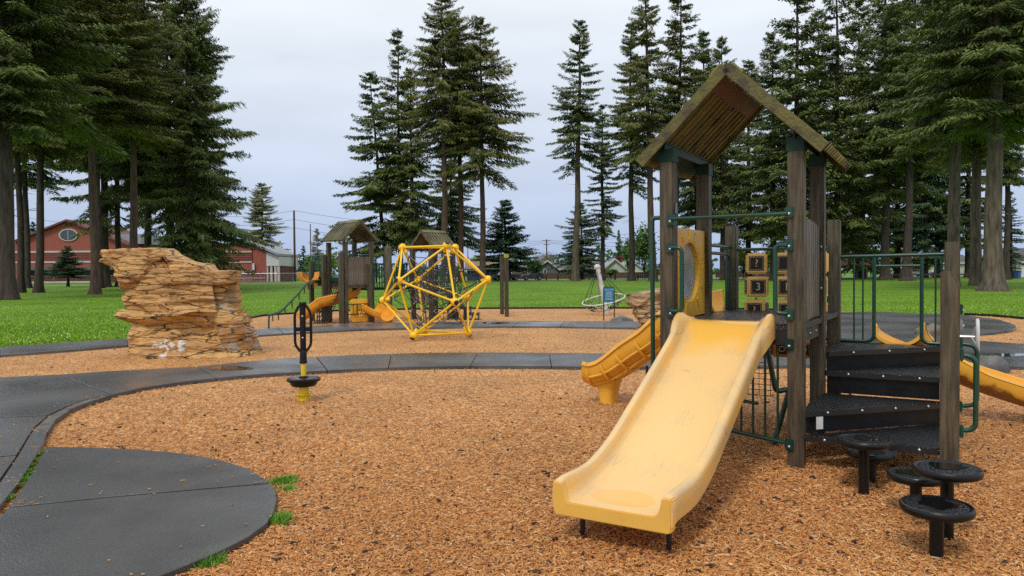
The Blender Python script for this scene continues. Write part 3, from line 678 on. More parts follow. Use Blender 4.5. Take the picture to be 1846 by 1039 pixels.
RIM = [(-2.50, .375), (-2.40, .39), (-2.15, .385), (-1.99, .40), (-1.72, .475), (-1.466, .585), (-.70, .945), (-.42, 1.085), (-.22, 1.20), (-.10, 1.245), (-.02, 1.235), (.06, 1.19)]
def ring(v, hwd, cx):
    bz = prof(BED, v); rz = prof(RIM, v); k = (max(0, (v+.38))/.42)
    ho = hwd + .035*math.sin(min(1, k)*PI*.9)
    sk = rz - .155 - .06*min(1, max(0, (v+.9)))
    bz2 = bz-.012
    half = [(-ho-.004, sk), (-ho-.006, (sk+rz)/2), (-ho-.002, rz-.03), (-ho+.010, rz-.008), (-ho+.026, rz), (-ho+.052, rz-.005), (-ho+.060, rz-.016), (-hwd+.066, (bz+rz)/2), (-hwd+.074, bz+.026), (-hwd+.088, bz+.008), (-hwd+.12, bz+.001), (-hwd*.3, bz)]
    r_ = [(cx+x, v, z) for x, z in half] + [(cx-x, v, z) for x, z in half[::-1]]
    r_ += [(cx+ho-.012, v, sk+.002), (cx+hwd-.07, v, min(sk+.012, bz2-.02)), (cx, v, bz2-.02), (cx-hwd+.07, v, min(sk+.012, bz2-.02)), (cx-ho+.012, v, sk+.002)]
    return r_
sl = MB(); vsamp = np.linspace(-2.46, .06, 64)
rings = [ring(v, .365+.02*max(0, (v+.5)), .505) for v in vsamp]
# rounded closing lip at the exit
lipr = []
for p in rings[0]:
    lipr.append((.505+(p[0]-.505)*.985, -2.478, min(p[2], .285) if abs(p[0]-.505) < .29 else p[2]-.012))
rings = [lipr] + rings
sl.loft(rings)
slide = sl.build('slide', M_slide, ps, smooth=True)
# full depth exit apron below the lip
ap = MB(); ap.loft([[( .505+x, -2.482, z) for x, z in ((-.362, .365), (-.345, .372), (-.305, .37), (-.285, .285), (-.26, .262), (.26, .262), (.285, .285), (.305, .37), (.345, .372), (.362, .365), (.358, .19), (.34, .175), (-.34, .175), (-.358, .19))],
                    [( .505+x, -2.43, z) for x, z in ((-.369, .372), (-.345, .384), (-.305, .38), (-.285, .285), (-.26, .258), (.26, .258), (.285, .285), (.305, .38), (.345, .384), (.369, .372), (.365, .19), (.35, .18), (-.35, .18), (-.365, .19))]])
ap.build('exit_lip', M_yel if False else mat('exit_lip_yellow', (.80, .47, .085), (.72, .42, .08), .4, 4), slide, smooth=True, bevel=.007)
for u in (.24, .78): MB().tube([(u, -2.28, -.05), (u, -2.28, .25)], .016, 8).build('slide_leg', M_blackm, slide, smooth=True)
MB().tube([(.505, -1.2, .0), (.505, -1.2, .52)], .024, 8).build('slide_leg', M_blackm, slide, smooth=True)
# ---- rails and clamps at the slide mouth
pipe(ps, [(S-.01, -S-.03, 2.05), (W-S+.01, -S-.03, 2.05)], .017, 'top_rail', f=0)
clamp(ps, S-.02, -S, 2.04, (0, -1, 0)); clamp(ps, W-S+.02, -S, 2.06, (0, -1, 0))
for u, s_ in ((S, 1), (W-S, -1)):
    pipe(ps, [(u-.01*s_, -S-.03, 1.80), (u+s_*.085, -S-.03, 1.80), (u+s_*.085, -S-.03, 1.25), (u-.01*s_, -S-.03, 1.25)], .018, 'hand_loop', f=.07)
    clamp(ps, u-.02*s_, -S, 1.80, (0, -1, 0)); clamp(ps, u-.02*s_, -S, 1.24, (0, -1, 0))
clamp(ps, W-S+.02, -S, 1.0, (0, -1, 0), M_dkgreen)
clamp(ps, W-S+.02, -S, .19, (0, -1, 0), M_dkgreen)
pipe(ps, [(-S-.01, 0, 2.07), (-S-.085, -.01, 2.07), (-S-.085, -.01, -.04)], .02, 'climbing_pole', f=.12)
pipe(ps, [(-S, 0, 1.2), (-S-.085, -.01, 1.2)], .014, 'pole_stay', f=0)
MB().extrude([(-.03, 0), (.03, 0), (.018, .09), (-.018, .09)], (S+.012, -.02, 2.10), (0, 1, 0), (0, 0, 1), (1, 0, 0), .008).build('bracket_tab', M_green, ps)
# ---- bubble window panel between the two left posts
hole = []; pan = MB(); cz = 1.585; cy_ = W/2; rr_ = .278; nseg = 40; z0_, z1_ = DZ+.012, 1.99; yA, yB = S+.008, W-S-.008
def rect_pt(a):
    dx, dz = math.cos(a), math.sin(a); hx = (yB-yA)/2; up_ = (z1_-cz) if dz > 0 else (cz-z0_)
    t = min(hx/abs(dx) if abs(dx) > 1e-6 else 9, up_/abs(dz) if abs(dz) > 1e-6 else 9); return (cy_+dx*t, cz+dz*t)
angs = sorted([2*PI*k/nseg for k in range(nseg)] + [math.atan2(z, x) % (2*PI) for x, z in (((yB-yA)/2, z1_-cz), (-(yB-yA)/2, z1_-cz), (-(yB-yA)/2, z0_-cz), ((yB-yA)/2, z0_-cz))])
ringsP = []
for (kind, dx) in (('o', .025), ('o2', .025), ('i', .025), ('i', -.025), ('o2', -.025), ('o', -.025)):
    rr2 = []
    for a in angs:
        if kind == 'i': rr2.append((dx, cy_+rr_*math.cos(a), cz+rr_*math.sin(a)))
        elif kind == 'o2': rr2.append((dx*1.25, cy_+(rr_+.035)*math.cos(a), cz+(rr_+.035)*math.sin(a)))
        else: q_ = rect_pt(a); rr2.append((dx, q_[0], q_[1]))
    ringsP.append(rr2)
ringsP.append(ringsP[0]); pan.loft(ringsP, caps=False)
wp = pan.build('window_panel', M_yel, ps, smooth=True)
for k, a in enumerate([i*PI/6+.12 for i in range(12)]):
    d = Vector((0, math.cos(a), math.sin(a))); t = Vector((0, -math.sin(a), math.cos(a)))
    for dx in (.029, -.029):
        MB().extrude([(.0, -.016), (.10, -.007), (.10, .007), (.0, .016)], Vector((dx, cy_, cz)) + d*(rr_+.035), d, t, (1, 0, 0), .012).build('sun_ray', M_yel, wp, bevel=.002)
glm = mat('bubble_plastic', (.55, .58, .60), (.42, .45, .46), .25, 4, spec=.5)
Ng, Lg, bgm = nodes(glm); bgm.inputs['Transmission Weight'].default_value = .55; bgm.inputs['IOR'].default_value = 1.2
MB().lathe([(.285*math.cos(a), -.012-.20*math.sin(a)) for a in np.linspace(0, PI/2*.98, 9)], (-.0, cy_, cz), 28, (1, 0, 0)).build('bubble_window', glm, wp, smooth=True)
# ---- slatted panel between the two right posts
n_s = 8
for k in range(n_s):
    v = S+.02 + (W-2*S-.04)*(k+.5)/n_s; topz = 2.03 - .05*abs((k+.5)/n_s-.42)**1.5*2
    MB().extrude([(-.043, DZ+.02), (.043, DZ+.02), (.043, topz-.012), (.028, topz), (-.028, topz), (-.043, topz-.012)], (W+.012, v, 0), (0, 1, 0), (0, 0, 1), (1, 0, 0), .03+.0*k).build('panel_slat', M_slat, ps)
for z in (1.35, 1.85): MB().box(W-.03, W-.005, S, W-S, z-.035, z+.035).build('slat_rail', M_slat, ps)
for z in (1.44, 1.82):
    clamp(ps, W+.01, S+.005, z, (1, 0, 0)); clamp(ps, W+.01, W-S-.005, z, (1, 0, 0))
# ---- railing left of the rear bay (mouth of the wavy slide)
pipe(ps, [(0, W+S, 1.86), (0, 2*W-S, 1.86)], .018, 'top_rail', f=0)
pipe(ps, [(0, W+.12, DZ), (0, W+.12, 1.78), (0, 2*W-.12, 1.78), (0, 2*W-.12, DZ)], .018, 'entry_hoop', f=.1)
pipe(ps, [(-.03, W+.2, DZ+.1), (-.03, W+.2, 1.72), (-.03, W+.36, 1.72), (-.03, W+.36, DZ+.25), (-.03, W+.2, DZ+.1)], .013, 'hand_loop', f=.1)
pipe(ps, [(0, 2*W-.2, DZ), (0, 2*W-.2, 1.86)], .012, 'rail_bar', f=0)
# ---- tic-tac-toe blocks on the back of the rear bay
pipe(ps, [(S, 2*W, 1.83), (W-S, 2*W, 1.83)], .018, 'top_rail', f=0)
tt = [(.27, 0), (.583, 1), (.89, 2)]
syms = [['?', ' ', '?'], ['3', '1', '2'], ['?', '?', ' ']]
angs_ = [[.0, -.12, .05], [.25, .0, .2], [-.35, .06, -.1]]
_blk = {}
def cube_block(parent, loc, h, ang, chars, m=M_tan, name='letter_block'):
    key = (round(h, 3), m.name)
    if key not in _blk:
        mb = MB().box(-h, h, -h, h, -h, h); _blk[key] = mb.mesh(name, m, True, bevel=h*.16)
    o = inst(name, _blk[key], parent, loc, (0, 0, ang))
    for k in range(4):
        rz = k*PI/2
        fr = MB().box(-h*.70, h*.70, -h-.0035, -h+.003, -h*.70, h*.70).build('face_frame', M_ink, o, bevel=.002); fr.rotation_euler = (0, 0, rz)
        ff = MB().box(-h*.64, h*.64, -h-.0065, -h-.001, -h*.64, h*.64)
        # thin tan outline drawn as four bars
        ol = MB()
        for (x0, x1, zz0, zz1) in ((-.62, .62, .59, .62), (-.62, .62, -.62, -.59), (-.62, -.59, -.59, .59), (.59, .62, -.59, .59)):
            ol.box(h*x0, h*x1, -h-.0052, -h-.003, h*zz0, h*zz1)
        q_ = ol.build('face_outline', M_sym, o); q_.rotation_euler = (0, 0, rz)
        if chars[k % len(chars)] != ' ':
            me = text_cache(chars[k % len(chars)], h*1.05)
            n_ = Matrix.Rotation(rz, 3, 'Z') @ Vector((0, -h-.0055, 0))
            inst('symbol', me, o, n_, (PI/2, 0, rz))
    return o
_tc = {}
def text_cache(s, size, m=None):
    k = (s, round(size, 4))
    if k not in _tc: _tc[k] = text_mesh(s, size, m or M_sym)
    return _tc[k]
for (u, c) in tt:
    MB().tube([(u, 2*W, DZ-.1), (u, 2*W, 1.83)], .012, 8).build('block_axle', M_steel, ps, smooth=True)
    for r_, z in enumerate((1.672, 1.415, 1.158)):
        s_ = syms[r_][c]; cube_block(ps, (u, 2*W, z), .113, angs_[r_][c]*.6 + .23, [s_, s_ if r_ != 1 else '+', '?', s_])
# orange blocks under the rear deck
for k, (u, s_) in enumerate(((.30, 'C'), (.52, 'O'), (.74, 'O'), (.93, 'W'))):
    cube_block(ps, (u, 2*W, .74), .088, .4, [s_], M_or, 'letter_block')
pipe(ps, [(S, 2*W, .86), (W-S, 2*W, .86)], .014, 'lower_rail', f=0)
# ---- under-deck bar panel and mesh seat
d_ = Vector((-.895, .442, 0)).normalized(); p0 = Vector((W-S+.0, -.02, 0))
pipe(ps, [p0 + Vector((0, 0, .19)), p0 + d_*.95 + Vector((0, 0, .19))], .018, 'lower_rail', f=0)
pipe(ps, [p0 + d_*.3 + Vector((0, 0, .47)), p0 + d_*.95 + Vector((0, 0, .47))], .014, 'lower_rail', f=0)
for k in range(6):
    q = p0 + d_*(.10+.125*k); pipe(ps, [q + Vector((0, 0, .19)), q + Vector((0, 0, DZ-.1))], .010, 'rail_bar', f=0)
q0 = Vector((.62, .62, 0))
pipe(ps, [q0 + Vector((.06, -.02, DZ-.1)), q0 + Vector((.16, 0, .50)), q0 + Vector((.26, .1, .52)), q0 + Vector((.12, .05, -.03))], .024, 'seat_frame', f=.05)
net = MB()
for k in range(9): net.tube([q0 + Vector((-.30+.05*k, .06, .45)), q0 + Vector((-.30+.05*k, .06, 1.02))], .003, 4, cap=False)
for k in range(12): net.tube([q0 + Vector((-.32, .06, .45+.05*k)), q0 + Vector((.12, .06, .45+.05*k))], .003, 4, cap=False)
net.build('mesh_panel', M_blackm, ps, kind='stuff')
# ---- winding steps
def tri_step(poly, z, nose, th=.045, riser=.13, nb=3):
    """poly: corners; nose: indices of the front edge"""
    mb = MB().prism(poly, z-th, z); o = mb.build('step', M_step, ps, bevel=.003)
    a, b_ = Vector((*poly[nose[0]], 0)), Vector((*poly[nose[1]], 0)); d = (b_-a).normalized(); nr2 = Vector((d.y, -d.x, 0))
    cen = Vector((sum(p[0] for p in poly)/len(poly), sum(p[1] for p in poly)/len(poly), 0))
    if (cen-(a+b_)/2).dot(nr2) > 0: nr2 = -nr2
    Lh = (b_-a).length/2
    MB().obox((a+b_)/2 + nr2*.004 + Vector((0, 0, z-th/2-.004)), d*(Lh-.01), nr2*.006, (0, 0, th/2-.002)).build('nosing', M_blackm, o)
    if riser: MB().obox((a+b_)/2 - nr2*.03 + Vector((0, 0, z-th-riser/2)), d*(Lh-.02), nr2*.006, (0, 0, riser/2-.003)).build('riser', M_black, o)
    for k in range(nb):
        bolt(o, a + (b_-a)*((k+.7)/(nb+.3)) + nr2*.010 + Vector((0, 0, z-th/2)), nr2)
    return o
E = .03
st4 = tri_step([(W+S, -E), (2*W-S, -E), (2*W-S+.02, W-S), (2*W-S-.03, W-S)], .27, (0, 1), riser=0, nb=4)
st3 = tri_step([(W+S-.02, .0), (2*W-.03, W-S), (2*W-S, W-.02), (W+S, W-.02), (W+.02, .5)], .455, (0, 1), riser=.14, nb=4)
st2 = tri_step([(W+S, W+.0), (2*W-S, W+.0), (2*W-.02, W+S), (2*W, 2*W-S), (2*W-.06, 2*W-S), (W+S, W+.09)], .66, (0, 1), riser=.16)
st1 = tri_step([(W+S+.01, W+.06), (2*W-S, 2*W-S), (2*W-S-.02, 2*W+.04), (W+S, 2*W+.04), (W+.02, 2*W-S), (W+.02, W+S)], .835, (0, 1), riser=.14)
# mesh front of the bottom step is a plain skirt; label plate on the riser
MB().obox((W+S+.10, .075, .36), Vector((1, .9, 0)).normalized()*.03, Vector((.9, -1, 0)).normalized()*.002, (0, 0, .05)).build('warning_sticker', M_white, st3)
# ---- guard rail on the back of the upper steps and slide mouth
pipe(ps, [(W+S, 2*W, 1.73), (2*W-S, 2*W, 1.74)], .019, 'top_rail', f=0)
for t_ in (.193, .277, .93, .985): pipe(ps, [(W+t_, 2*W, .86), (W+t_, 2*W, 1.73)], .009, 'rail_bar', f=0)
pipe(ps, [(W+.381, 2*W, 1.72), (W+.381, 2*W, .855), (W+.05, 2*W, .855)], .019, 'entry_hoop', f=.08)
pipe(ps, [(W+.81, 2*W, 1.72), (W+.81, 2*W, .855), (2*W-.05, 2*W, .855)], .019, 'entry_hoop', f=.08)
pipe(ps, [(W+.381, 2*W, 1.63), (W+.81, 2*W, 1.63)], .014, 'mid_rail', f=0)
# loops and wheel on the outside of the steps
for v, zt, zb, ou in ((0, .97, .41, .10), (W, .96, .42, .13)):
    u = 2*W+S
    pipe(ps, [(u, v, zt), (u+ou, v, zt-.02), (u+ou, v, zb+.02), (u, v, zb)], .018, 'hand_loop', f=.08)
    clamp(ps, u, v, zt, (1, 0, 0)); clamp(ps, u, v, zb, (1, 0, 0))
clamp(ps, 2*W+S, W, 1.25, (1, 0, 0)); clamp(ps, 2*W+S, W, 1.12, (1, 0, 0), M_steel)
wh = MB().tube([(2*W+.21, 1.75*W+.165*math.cos(a), .95+.165*math.sin(a)) for a in np.linspace(0, 2*PI, 25)[:-1]], .016, 8, closed=True).build('steering_wheel', M_white, ps, smooth=True)
for a in (PI/2, PI*7/6, -PI/6):
    MB().tube([(2*W+.16, 1.75*W, .95), (2*W+.21, 1.75*W+.16*math.cos(a), .95+.16*math.sin(a))], .009, 6).build('spoke', M_steel, wh, smooth=True)
MB().tube([(2*W+.02, 1.75*W, .95), (2*W+.19, 1.75*W, .95)], .022, 10).build('hub', M_steel, wh, smooth=True)
# ---- trough slides
def trough(parent, path, rad, m, rim=.02, depth=.85, name='slide', n=14, flare=0.):
    """path: list of (x,y,z) bed points"""
    pts = [Vector(p) for p in path]; rings = []
    for i, p in enumerate(pts):
        a = pts[max(0, i-1)]; b_ = pts[min(len(pts)-1, i+1)]; t = (b_-a).normalized(); sd = Vector((t.y, -t.x, 0)).normalized(); up = sd.cross(t).normalized()
        if up.z < 0: up = -up
        r2 = rad*(1+flare*max(0, (i/(len(pts)-1)-.8)*5)); rr = []
        for k in range(n+1):
            an = PI*(k/n); x = -math.cos(an)*r2; y = r2*depth*(1-math.sin(an)**.8); rr.append(p + sd*x + up*y)
        rr.append(rr[-1] + sd*rim + up*rim*.3); rr.append(rr[-1] + sd*rim*.6 - up*rim*1.6)
        for k in range(n+1):
            an = PI*(1-k/n); x = -math.cos(an)*(r2+.022); y = r2*depth*(1-math.sin(an)**.8)-.03; rr.append(p + sd*x + up*y)
        l = rr[0]; rr.append(l - sd*rim*1.6 - up*rim*1.3); rr.append(l - sd*rim + up*rim*.3)
        rings.append(rr)
    return MB().loft(rings).build(name, m, parent, smooth=True)
u0 = W+.60
path = [(u0, 2*W+.0, .845), (u0, 2*W+.12, .835)]
for a in np.linspace(0, PI/2, 12): path.append((u0+.72-.72*math.cos(a), 2*W+.12+.66*math.sin(a), .82-.50*(a/(PI/2))**.9))
for t in np.linspace(.1, 1, 8): path.append((u0+.72+1.05*t, 2*W+.78, .32-.22*math.sin(t*PI/2)))
M_or2 = mat('yellow_curved_slide', (.88, .48, .06), (.80, .40, .04), .36, 3)  # base plastic yellow of the curved slide and its wings
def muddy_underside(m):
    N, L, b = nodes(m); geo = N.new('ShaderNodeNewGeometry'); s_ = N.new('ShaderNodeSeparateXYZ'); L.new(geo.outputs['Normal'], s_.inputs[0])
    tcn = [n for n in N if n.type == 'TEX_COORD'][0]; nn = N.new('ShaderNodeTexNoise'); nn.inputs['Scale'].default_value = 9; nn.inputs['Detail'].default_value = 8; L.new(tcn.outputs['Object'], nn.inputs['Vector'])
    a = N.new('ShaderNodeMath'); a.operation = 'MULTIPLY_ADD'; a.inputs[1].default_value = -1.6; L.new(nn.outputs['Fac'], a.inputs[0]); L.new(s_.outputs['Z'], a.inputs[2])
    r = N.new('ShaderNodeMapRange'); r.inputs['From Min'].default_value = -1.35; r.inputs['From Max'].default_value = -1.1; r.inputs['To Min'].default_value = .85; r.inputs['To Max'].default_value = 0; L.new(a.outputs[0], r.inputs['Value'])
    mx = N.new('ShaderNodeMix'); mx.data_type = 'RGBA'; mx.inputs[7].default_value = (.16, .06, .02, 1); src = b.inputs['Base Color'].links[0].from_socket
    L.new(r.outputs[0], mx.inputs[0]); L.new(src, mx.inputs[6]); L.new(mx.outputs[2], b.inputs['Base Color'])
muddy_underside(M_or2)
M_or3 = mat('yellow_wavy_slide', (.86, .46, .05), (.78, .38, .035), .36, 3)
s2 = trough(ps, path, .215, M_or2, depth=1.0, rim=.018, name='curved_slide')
for sx in (-1, 1):
    MB().extrude([(0, 0), (.02, .16), (.07, .18), (.14, .15), (.38, .0)], (u0+sx*.212, 2*W+.02, .86), (0, 1, 0), (0, 0, 1), (1, 0, 0), .035).build('slide_wing', M_or2, s2, bevel=.012, smooth=True)
# wavy slide on the left with moulded pockets
LB = [(-1.74, .27), (-1.58, .255), (-1.30, .35), (-.96, .57), (-.68, .74), (-.40, .97), (-.14, 1.13), (.0, DZ)]
def vcu(u): t = min(1, -u/1.6); return vc + .40*t*t*(3-2*t)
vc = 1.52*W; hwl = .235
# (built after the trough helper)
wpath = [(u, vcu(u), prof(LB, u)-.02) for u in np.linspace(.0, -1.72, 48)]
ws = trough(ps, wpath, hwl+.015, M_or3, depth=1.0, rim=.026, name='wavy_slide', flare=.10)
def u_section(u, grow=.03, n=16):
    bz = prof(LB, u)-.02; sl_ = (prof(LB, min(0, u+.05))-prof(LB, max(-1.72, u-.05)))/.10; up_v = Vector((-sl_, 0, 1)).normalized(); r_ = hwl+.015
    return [Vector((u, vcu(u), bz)) + Vector((0, -math.cos(an), 0))*(r_+grow) + up_v*(r_*1.0*(1-math.sin(an)**.8)-.035) for an in [PI*k/n for k in range(n+1)]]
for i in range(7):
    u = -1.62+.26*i
    MB().tube(u_section(u), [.012]+[.021]*15+[.012], 7).build('moulded_rib', M_or3, ws, smooth=True)
for k_ in (2, 5, 11, 14):
    MB().tube([u_section(u)[k_] for u in np.linspace(-1.62, -.05, 24)], .016, 6).build('moulded_rib', M_or3, ws, smooth=True)
# curled end and foot flowing out of the belly
ft = MB(); rings = []
for (z, x0, x1, hy) in ((.40, -1.66, -1.30, .150), (.28, -1.64, -1.31, .150), (.22, -1.60, -1.33, .145), (.15, -1.57, -1.35, .135), (.08, -1.55, -1.37, .13), (-.04, -1.55, -1.37, .13)):
    cxm = (x0+x1)/2; hx = (x1-x0)/2; rings.append([(cxm+math.copysign(abs(math.cos(a))**.6, math.cos(a))*hx, vcu(-1.5)+math.copysign(abs(math.sin(a))**.6, math.sin(a))*hy, z) for a in [2*PI*k/20 for k in range(20)]])
rings[0] = [(x, y, prof(LB, x)-.045) for x, y, z in rings[0]]
ft.loft(rings); ft.build('slide_foot', M_or3, ws, smooth=True)
MB().tube([(-.85, vcu(-.85)-.14, -.03), (-.85, vcu(-.85)-.14, .52)], .016, 8).build('slide_leg', M_blackm, ws, smooth=True)

# ------------------------------------------------------------------ stepping pods
M_film = mat('black_water_film', (.008, .008, .009), (.005, .005, .006), .04, 3, spec=.6)
pods = [((1556, 795), (1557, 893), .180, 'black disc stool at the left, taller of the pair in front of the bottom step'),
        ((1572, 817), (1570, 872), .172, 'low black disc stool tucked behind the taller left one'),
        ((1647, 858), (1651, 930), .172, 'black disc stool in the middle, left of the wide high one'),
        ((1706, 847), (1707, 975), .187, 'highest black disc stool, at the back of the right cluster'),
        ((1691, 915), (1688, 1007), .190, 'nearest black disc stool, with the widest top')]
for (tx, ty), (bx, by), r, lab in pods:
    r *= .985
    b_ = g(bx, by); D_ = b_.y; zt = CAM_H - (ty-hor(tx))*D_/FPX
    t = thing('stepping_pod', lab, 'stepping pod', b_, random.uniform(0, 3), 'round black stepping stools on posts')
    MB().tube([(0, 0, -.05), (0, 0, zt-.03)], .036, 14).build('pod_post', M_black, t, smooth=True)
    MB().lathe([(.04, -.042), (r*.80, -.042), (r*.93, -.036), (r*.985, -.026), (r, -.012), (r*.99, .002), (r*.955, .010), (r*.91, .011), (r*.875, .006), (.05, .004)], (0, 0, zt), 36).build('disc', M_black, t, smooth=True)
    MB().lathe([(r*.84, .0052), (r*.82, .009), (.01, .009)], (0, 0, zt), 28).build('disc_tread', M_step, t, smooth=True)
    pn = [((r*.52+.12*r*math.sin(2*a+tx)+.07*r*math.sin(5*a+ty))*math.cos(a)+.02, (r*.50+.10*r*math.sin(3*a+tx))*math.sin(a)) for a in np.linspace(0, 2*PI, 33)[:-1]]
    MB().prism(pn, zt+.0088, zt+.0125).build('water_film', M_film, t, smooth=True)
# ------------------------------------------------------------------ stand-up spinner
c = g(548, 723); D_ = c.y
sp_ = thing('stand_up_spinner', 'black and yellow standing spinner with open handle loops in the near chip pit', 'spinner', c, .15)
M_yp = mat('yellow_paint', (.80, .58, .02), (.70, .50, .02), .4, 6)
MB().lathe([(.055, -.05), (.055, .05), (.052, .10)], n=14).build('base_sleeve', M_yp, sp_, smooth=True)
MB().lathe([(.095, .085), (.095, .097)], n=18).build('base_flange', M_yp, sp_)
for k in range(4):
    a = k*PI/2+.4; MB().obox((math.cos(a)*.062, math.sin(a)*.062, .04), (math.cos(a)*.022, math.sin(a)*.022, 0), (-math.sin(a)*.005, math.cos(a)*.005, 0), (0, 0, .05)).build('gusset', M_yp, sp_)
MB().lathe([(.063, .10), (.063, .215)], n=18).build('bearing_tube', M_yp, sp_, smooth=True)
MB().lathe([(.06, .185), (.14, .19), (.165, .215), (.17, .245), (.20, .25), (.208, .262), (.208, .282), (.198, .292), (.16, .297), (.06, .298)], n=36).build('foot_disc', M_black, sp_, smooth=True)
MB().lathe([(.062, .298), (.06, .312), (.04, .32)], n=18).build('collar', M_black, sp_, smooth=True)
MB().tube([(0, 0, .30), (0, 0, .50)], .033, 14).build('column', M_yp, sp_, smooth=True)
MB().lathe([(.040, .475), (.050, .482), (.050, .505), (.044, .512), (.043, .62), (.037, .64)], n=16).build('column_sleeve', M_black, sp_, smooth=True)
MB().lathe([(.037, .62), (.037, 1.20), (.030, 1.205), (.030, 1.215), (.046, 1.22), (.048, 1.235), (.04, 1.25), (.01, 1.252)], n=14).build('grip_column', M_black, sp_, smooth=True)
for s_ in (-1, 1):
    MB().obox((s_*.062, 0, .905), (.036, 0, 0), (0, .014, 0), (0, 0, .026)).build('cross_web', M_black, sp_, bevel=.01, smooth=True)
    for (za, zb) in ((.60, 1.215),):
        P = fillet([(s_*.02, 0, za+.02), (s_*.04, 0, za+.03), (s_*.098, 0, za+.11), (s_*.098, 0, zb-.11), (s_*.05, 0, zb-.02), (s_*.02, 0, zb-.005)], .05, 4)
        mbh = MB()
        rr = []
        for p in P: pass
        mbh.tube(P, .017, 8).build('handle_loop', M_black, sp_, smooth=True)
for z in (.80, 1.07): bolt(sp_, (0, -.037, z), (0, -1, 0))

# ------------------------------------------------------------------ icosahedral rope climber
a_ = 1.385; ri = .7558*a_; Rc = .9511*a_
cc = g(785.5, 610.5); 
ic = thing('net_climber', 'yellow icosahedron pipe frame with black rope net inside', 'climbing frame', (cc.x, cc.y, 0))
phi = (1+5**.5)/2
raw = [Vector(p).normalized() for p in [(0, s1, s2*phi) for s1 in (-1, 1) for s2 in (-1, 1)] + [(s1, s2*phi, 0) for s1 in (-1, 1) for s2 in (-1, 1)] + [(s2*phi, 0, s1) for s1 in (-1, 1) for s2 in (-1, 1)]]
el_ = min((raw[0]-raw[i]).length for i in range(1, 12))
fc = None
for i in range(12):
    for j in range(i+1, 12):
        for k in range(j+1, 12):
            if (raw[i]-raw[j]).length < el_*1.05 and (raw[j]-raw[k]).length < el_*1.05 and (raw[i]-raw[k]).length < el_*1.05 and fc is None: fc = (i, j, k)
nrm = (raw[fc[0]]+raw[fc[1]]+raw[fc[2]]).normalized(); q = nrm.rotation_difference(Vector((0, 0, -1)))
rot = [q @ p for p in raw]
best = min((i for i in fc), key=lambda i: i); ang0 = math.atan2(rot[best].y, rot[best].x); qz = Matrix.Rotation(R(-4)-ang0, 3, 'Z')
VT = [qz @ p * Rc for p in rot]; zc = ri + .135
ctr = Vector((0, 0, zc)); VT = [p + ctr for p in VT]
edges = [(i, j) for i in range(12) for j in range(i+1, 12) if (VT[i]-VT[j]).length < a_*1.05]
for i, j in edges:
    MB().tube([VT[i], VT[j]], .026, 10, cap=False).build('frame_pipe', M_yelf, ic, smooth=True)
hubm = MB().ball((0, 0, 0), .098, 14).mesh('hub', M_yelf, True)
capm = MB().lathe([(.058, 0), (.060, .010), (.045, .016), (.005, .018)], n=16).mesh('hub_cap', M_blackm, True)
stub = MB().lathe([(.05, .04), (.044, .17), (.03, .18)], n=12).mesh('hub_stub', M_yelf, True)
for p in VT:
    h = inst('hub', hubm, ic, p); d = (p-ctr).normalized(); q2 = Vector((0, 0, 1)).rotation_difference(d)
    inst('hub_cap', capm, h, d*.088, q2.to_euler()); inst('hub_stub', stub, h, (0, 0, 0), Vector((0, 0, 1)).rotation_difference(-d).to_euler())
# rope net: shells of the same solid, joined radially, two-frequency outer shell
def shell(s, twist=0):
    T = Matrix.Rotation(twist, 3, (1, 1, 1)); return [ctr + T @ (p-ctr)*s for p in VT]
net = MB(); con = MB()
def rope(a, b_, r=.0085): net.tube([a, (a+b_)/2 + Vector((0, 0, -.012)), b_], r, 5, cap=False)
S1 = shell(.80); S2 = shell(.50, .3); S3 = shell(.22)
mids = {}
for i, j in edges:
    m_ = (S1[i]+S1[j])/2; m_ = ctr + (m_-ctr)*.93; mids[(i, j)] = m_
    rope(S1[i], m_); rope(m_, S1[j]); rope(S2[i], S2[j])
    con.ball(m_, .021, 6)
    # tie from the shell to the inner shell
    rope(m_, (S2[i]+S2[j])/2)
    con.ball((S2[i]+S2[j])/2, .018, 6)
for (i, j), m1 in mids.items():
    for (k, l), m2 in mids.items():
        if (i, j) < (k, l) and (i+j+k+l) % 2 and len({i, j, k, l}) == 3:
            o_ = ({i, j} ^ {k, l}); x, y = sorted(o_)
            if (x, y) in mids: rope(m1, m2, .009)
for k in range(12):
    rope(VT[k]*.9+ctr*.1, S1[k]); rope(S1[k], S2[k]); rope(S2[k], S3[k]); con.ball(S1[k], .026, 6); con.ball(S2[k], .024, 6); con.ball(S3[k], .02, 6)
for i, j in edges: rope(S3[i], S3[j])
net.build('rope_net', M_blackm, ic, kind='stuff'); con.build('rope_connector', M_steel, ic, smooth=True, kind='stuff')

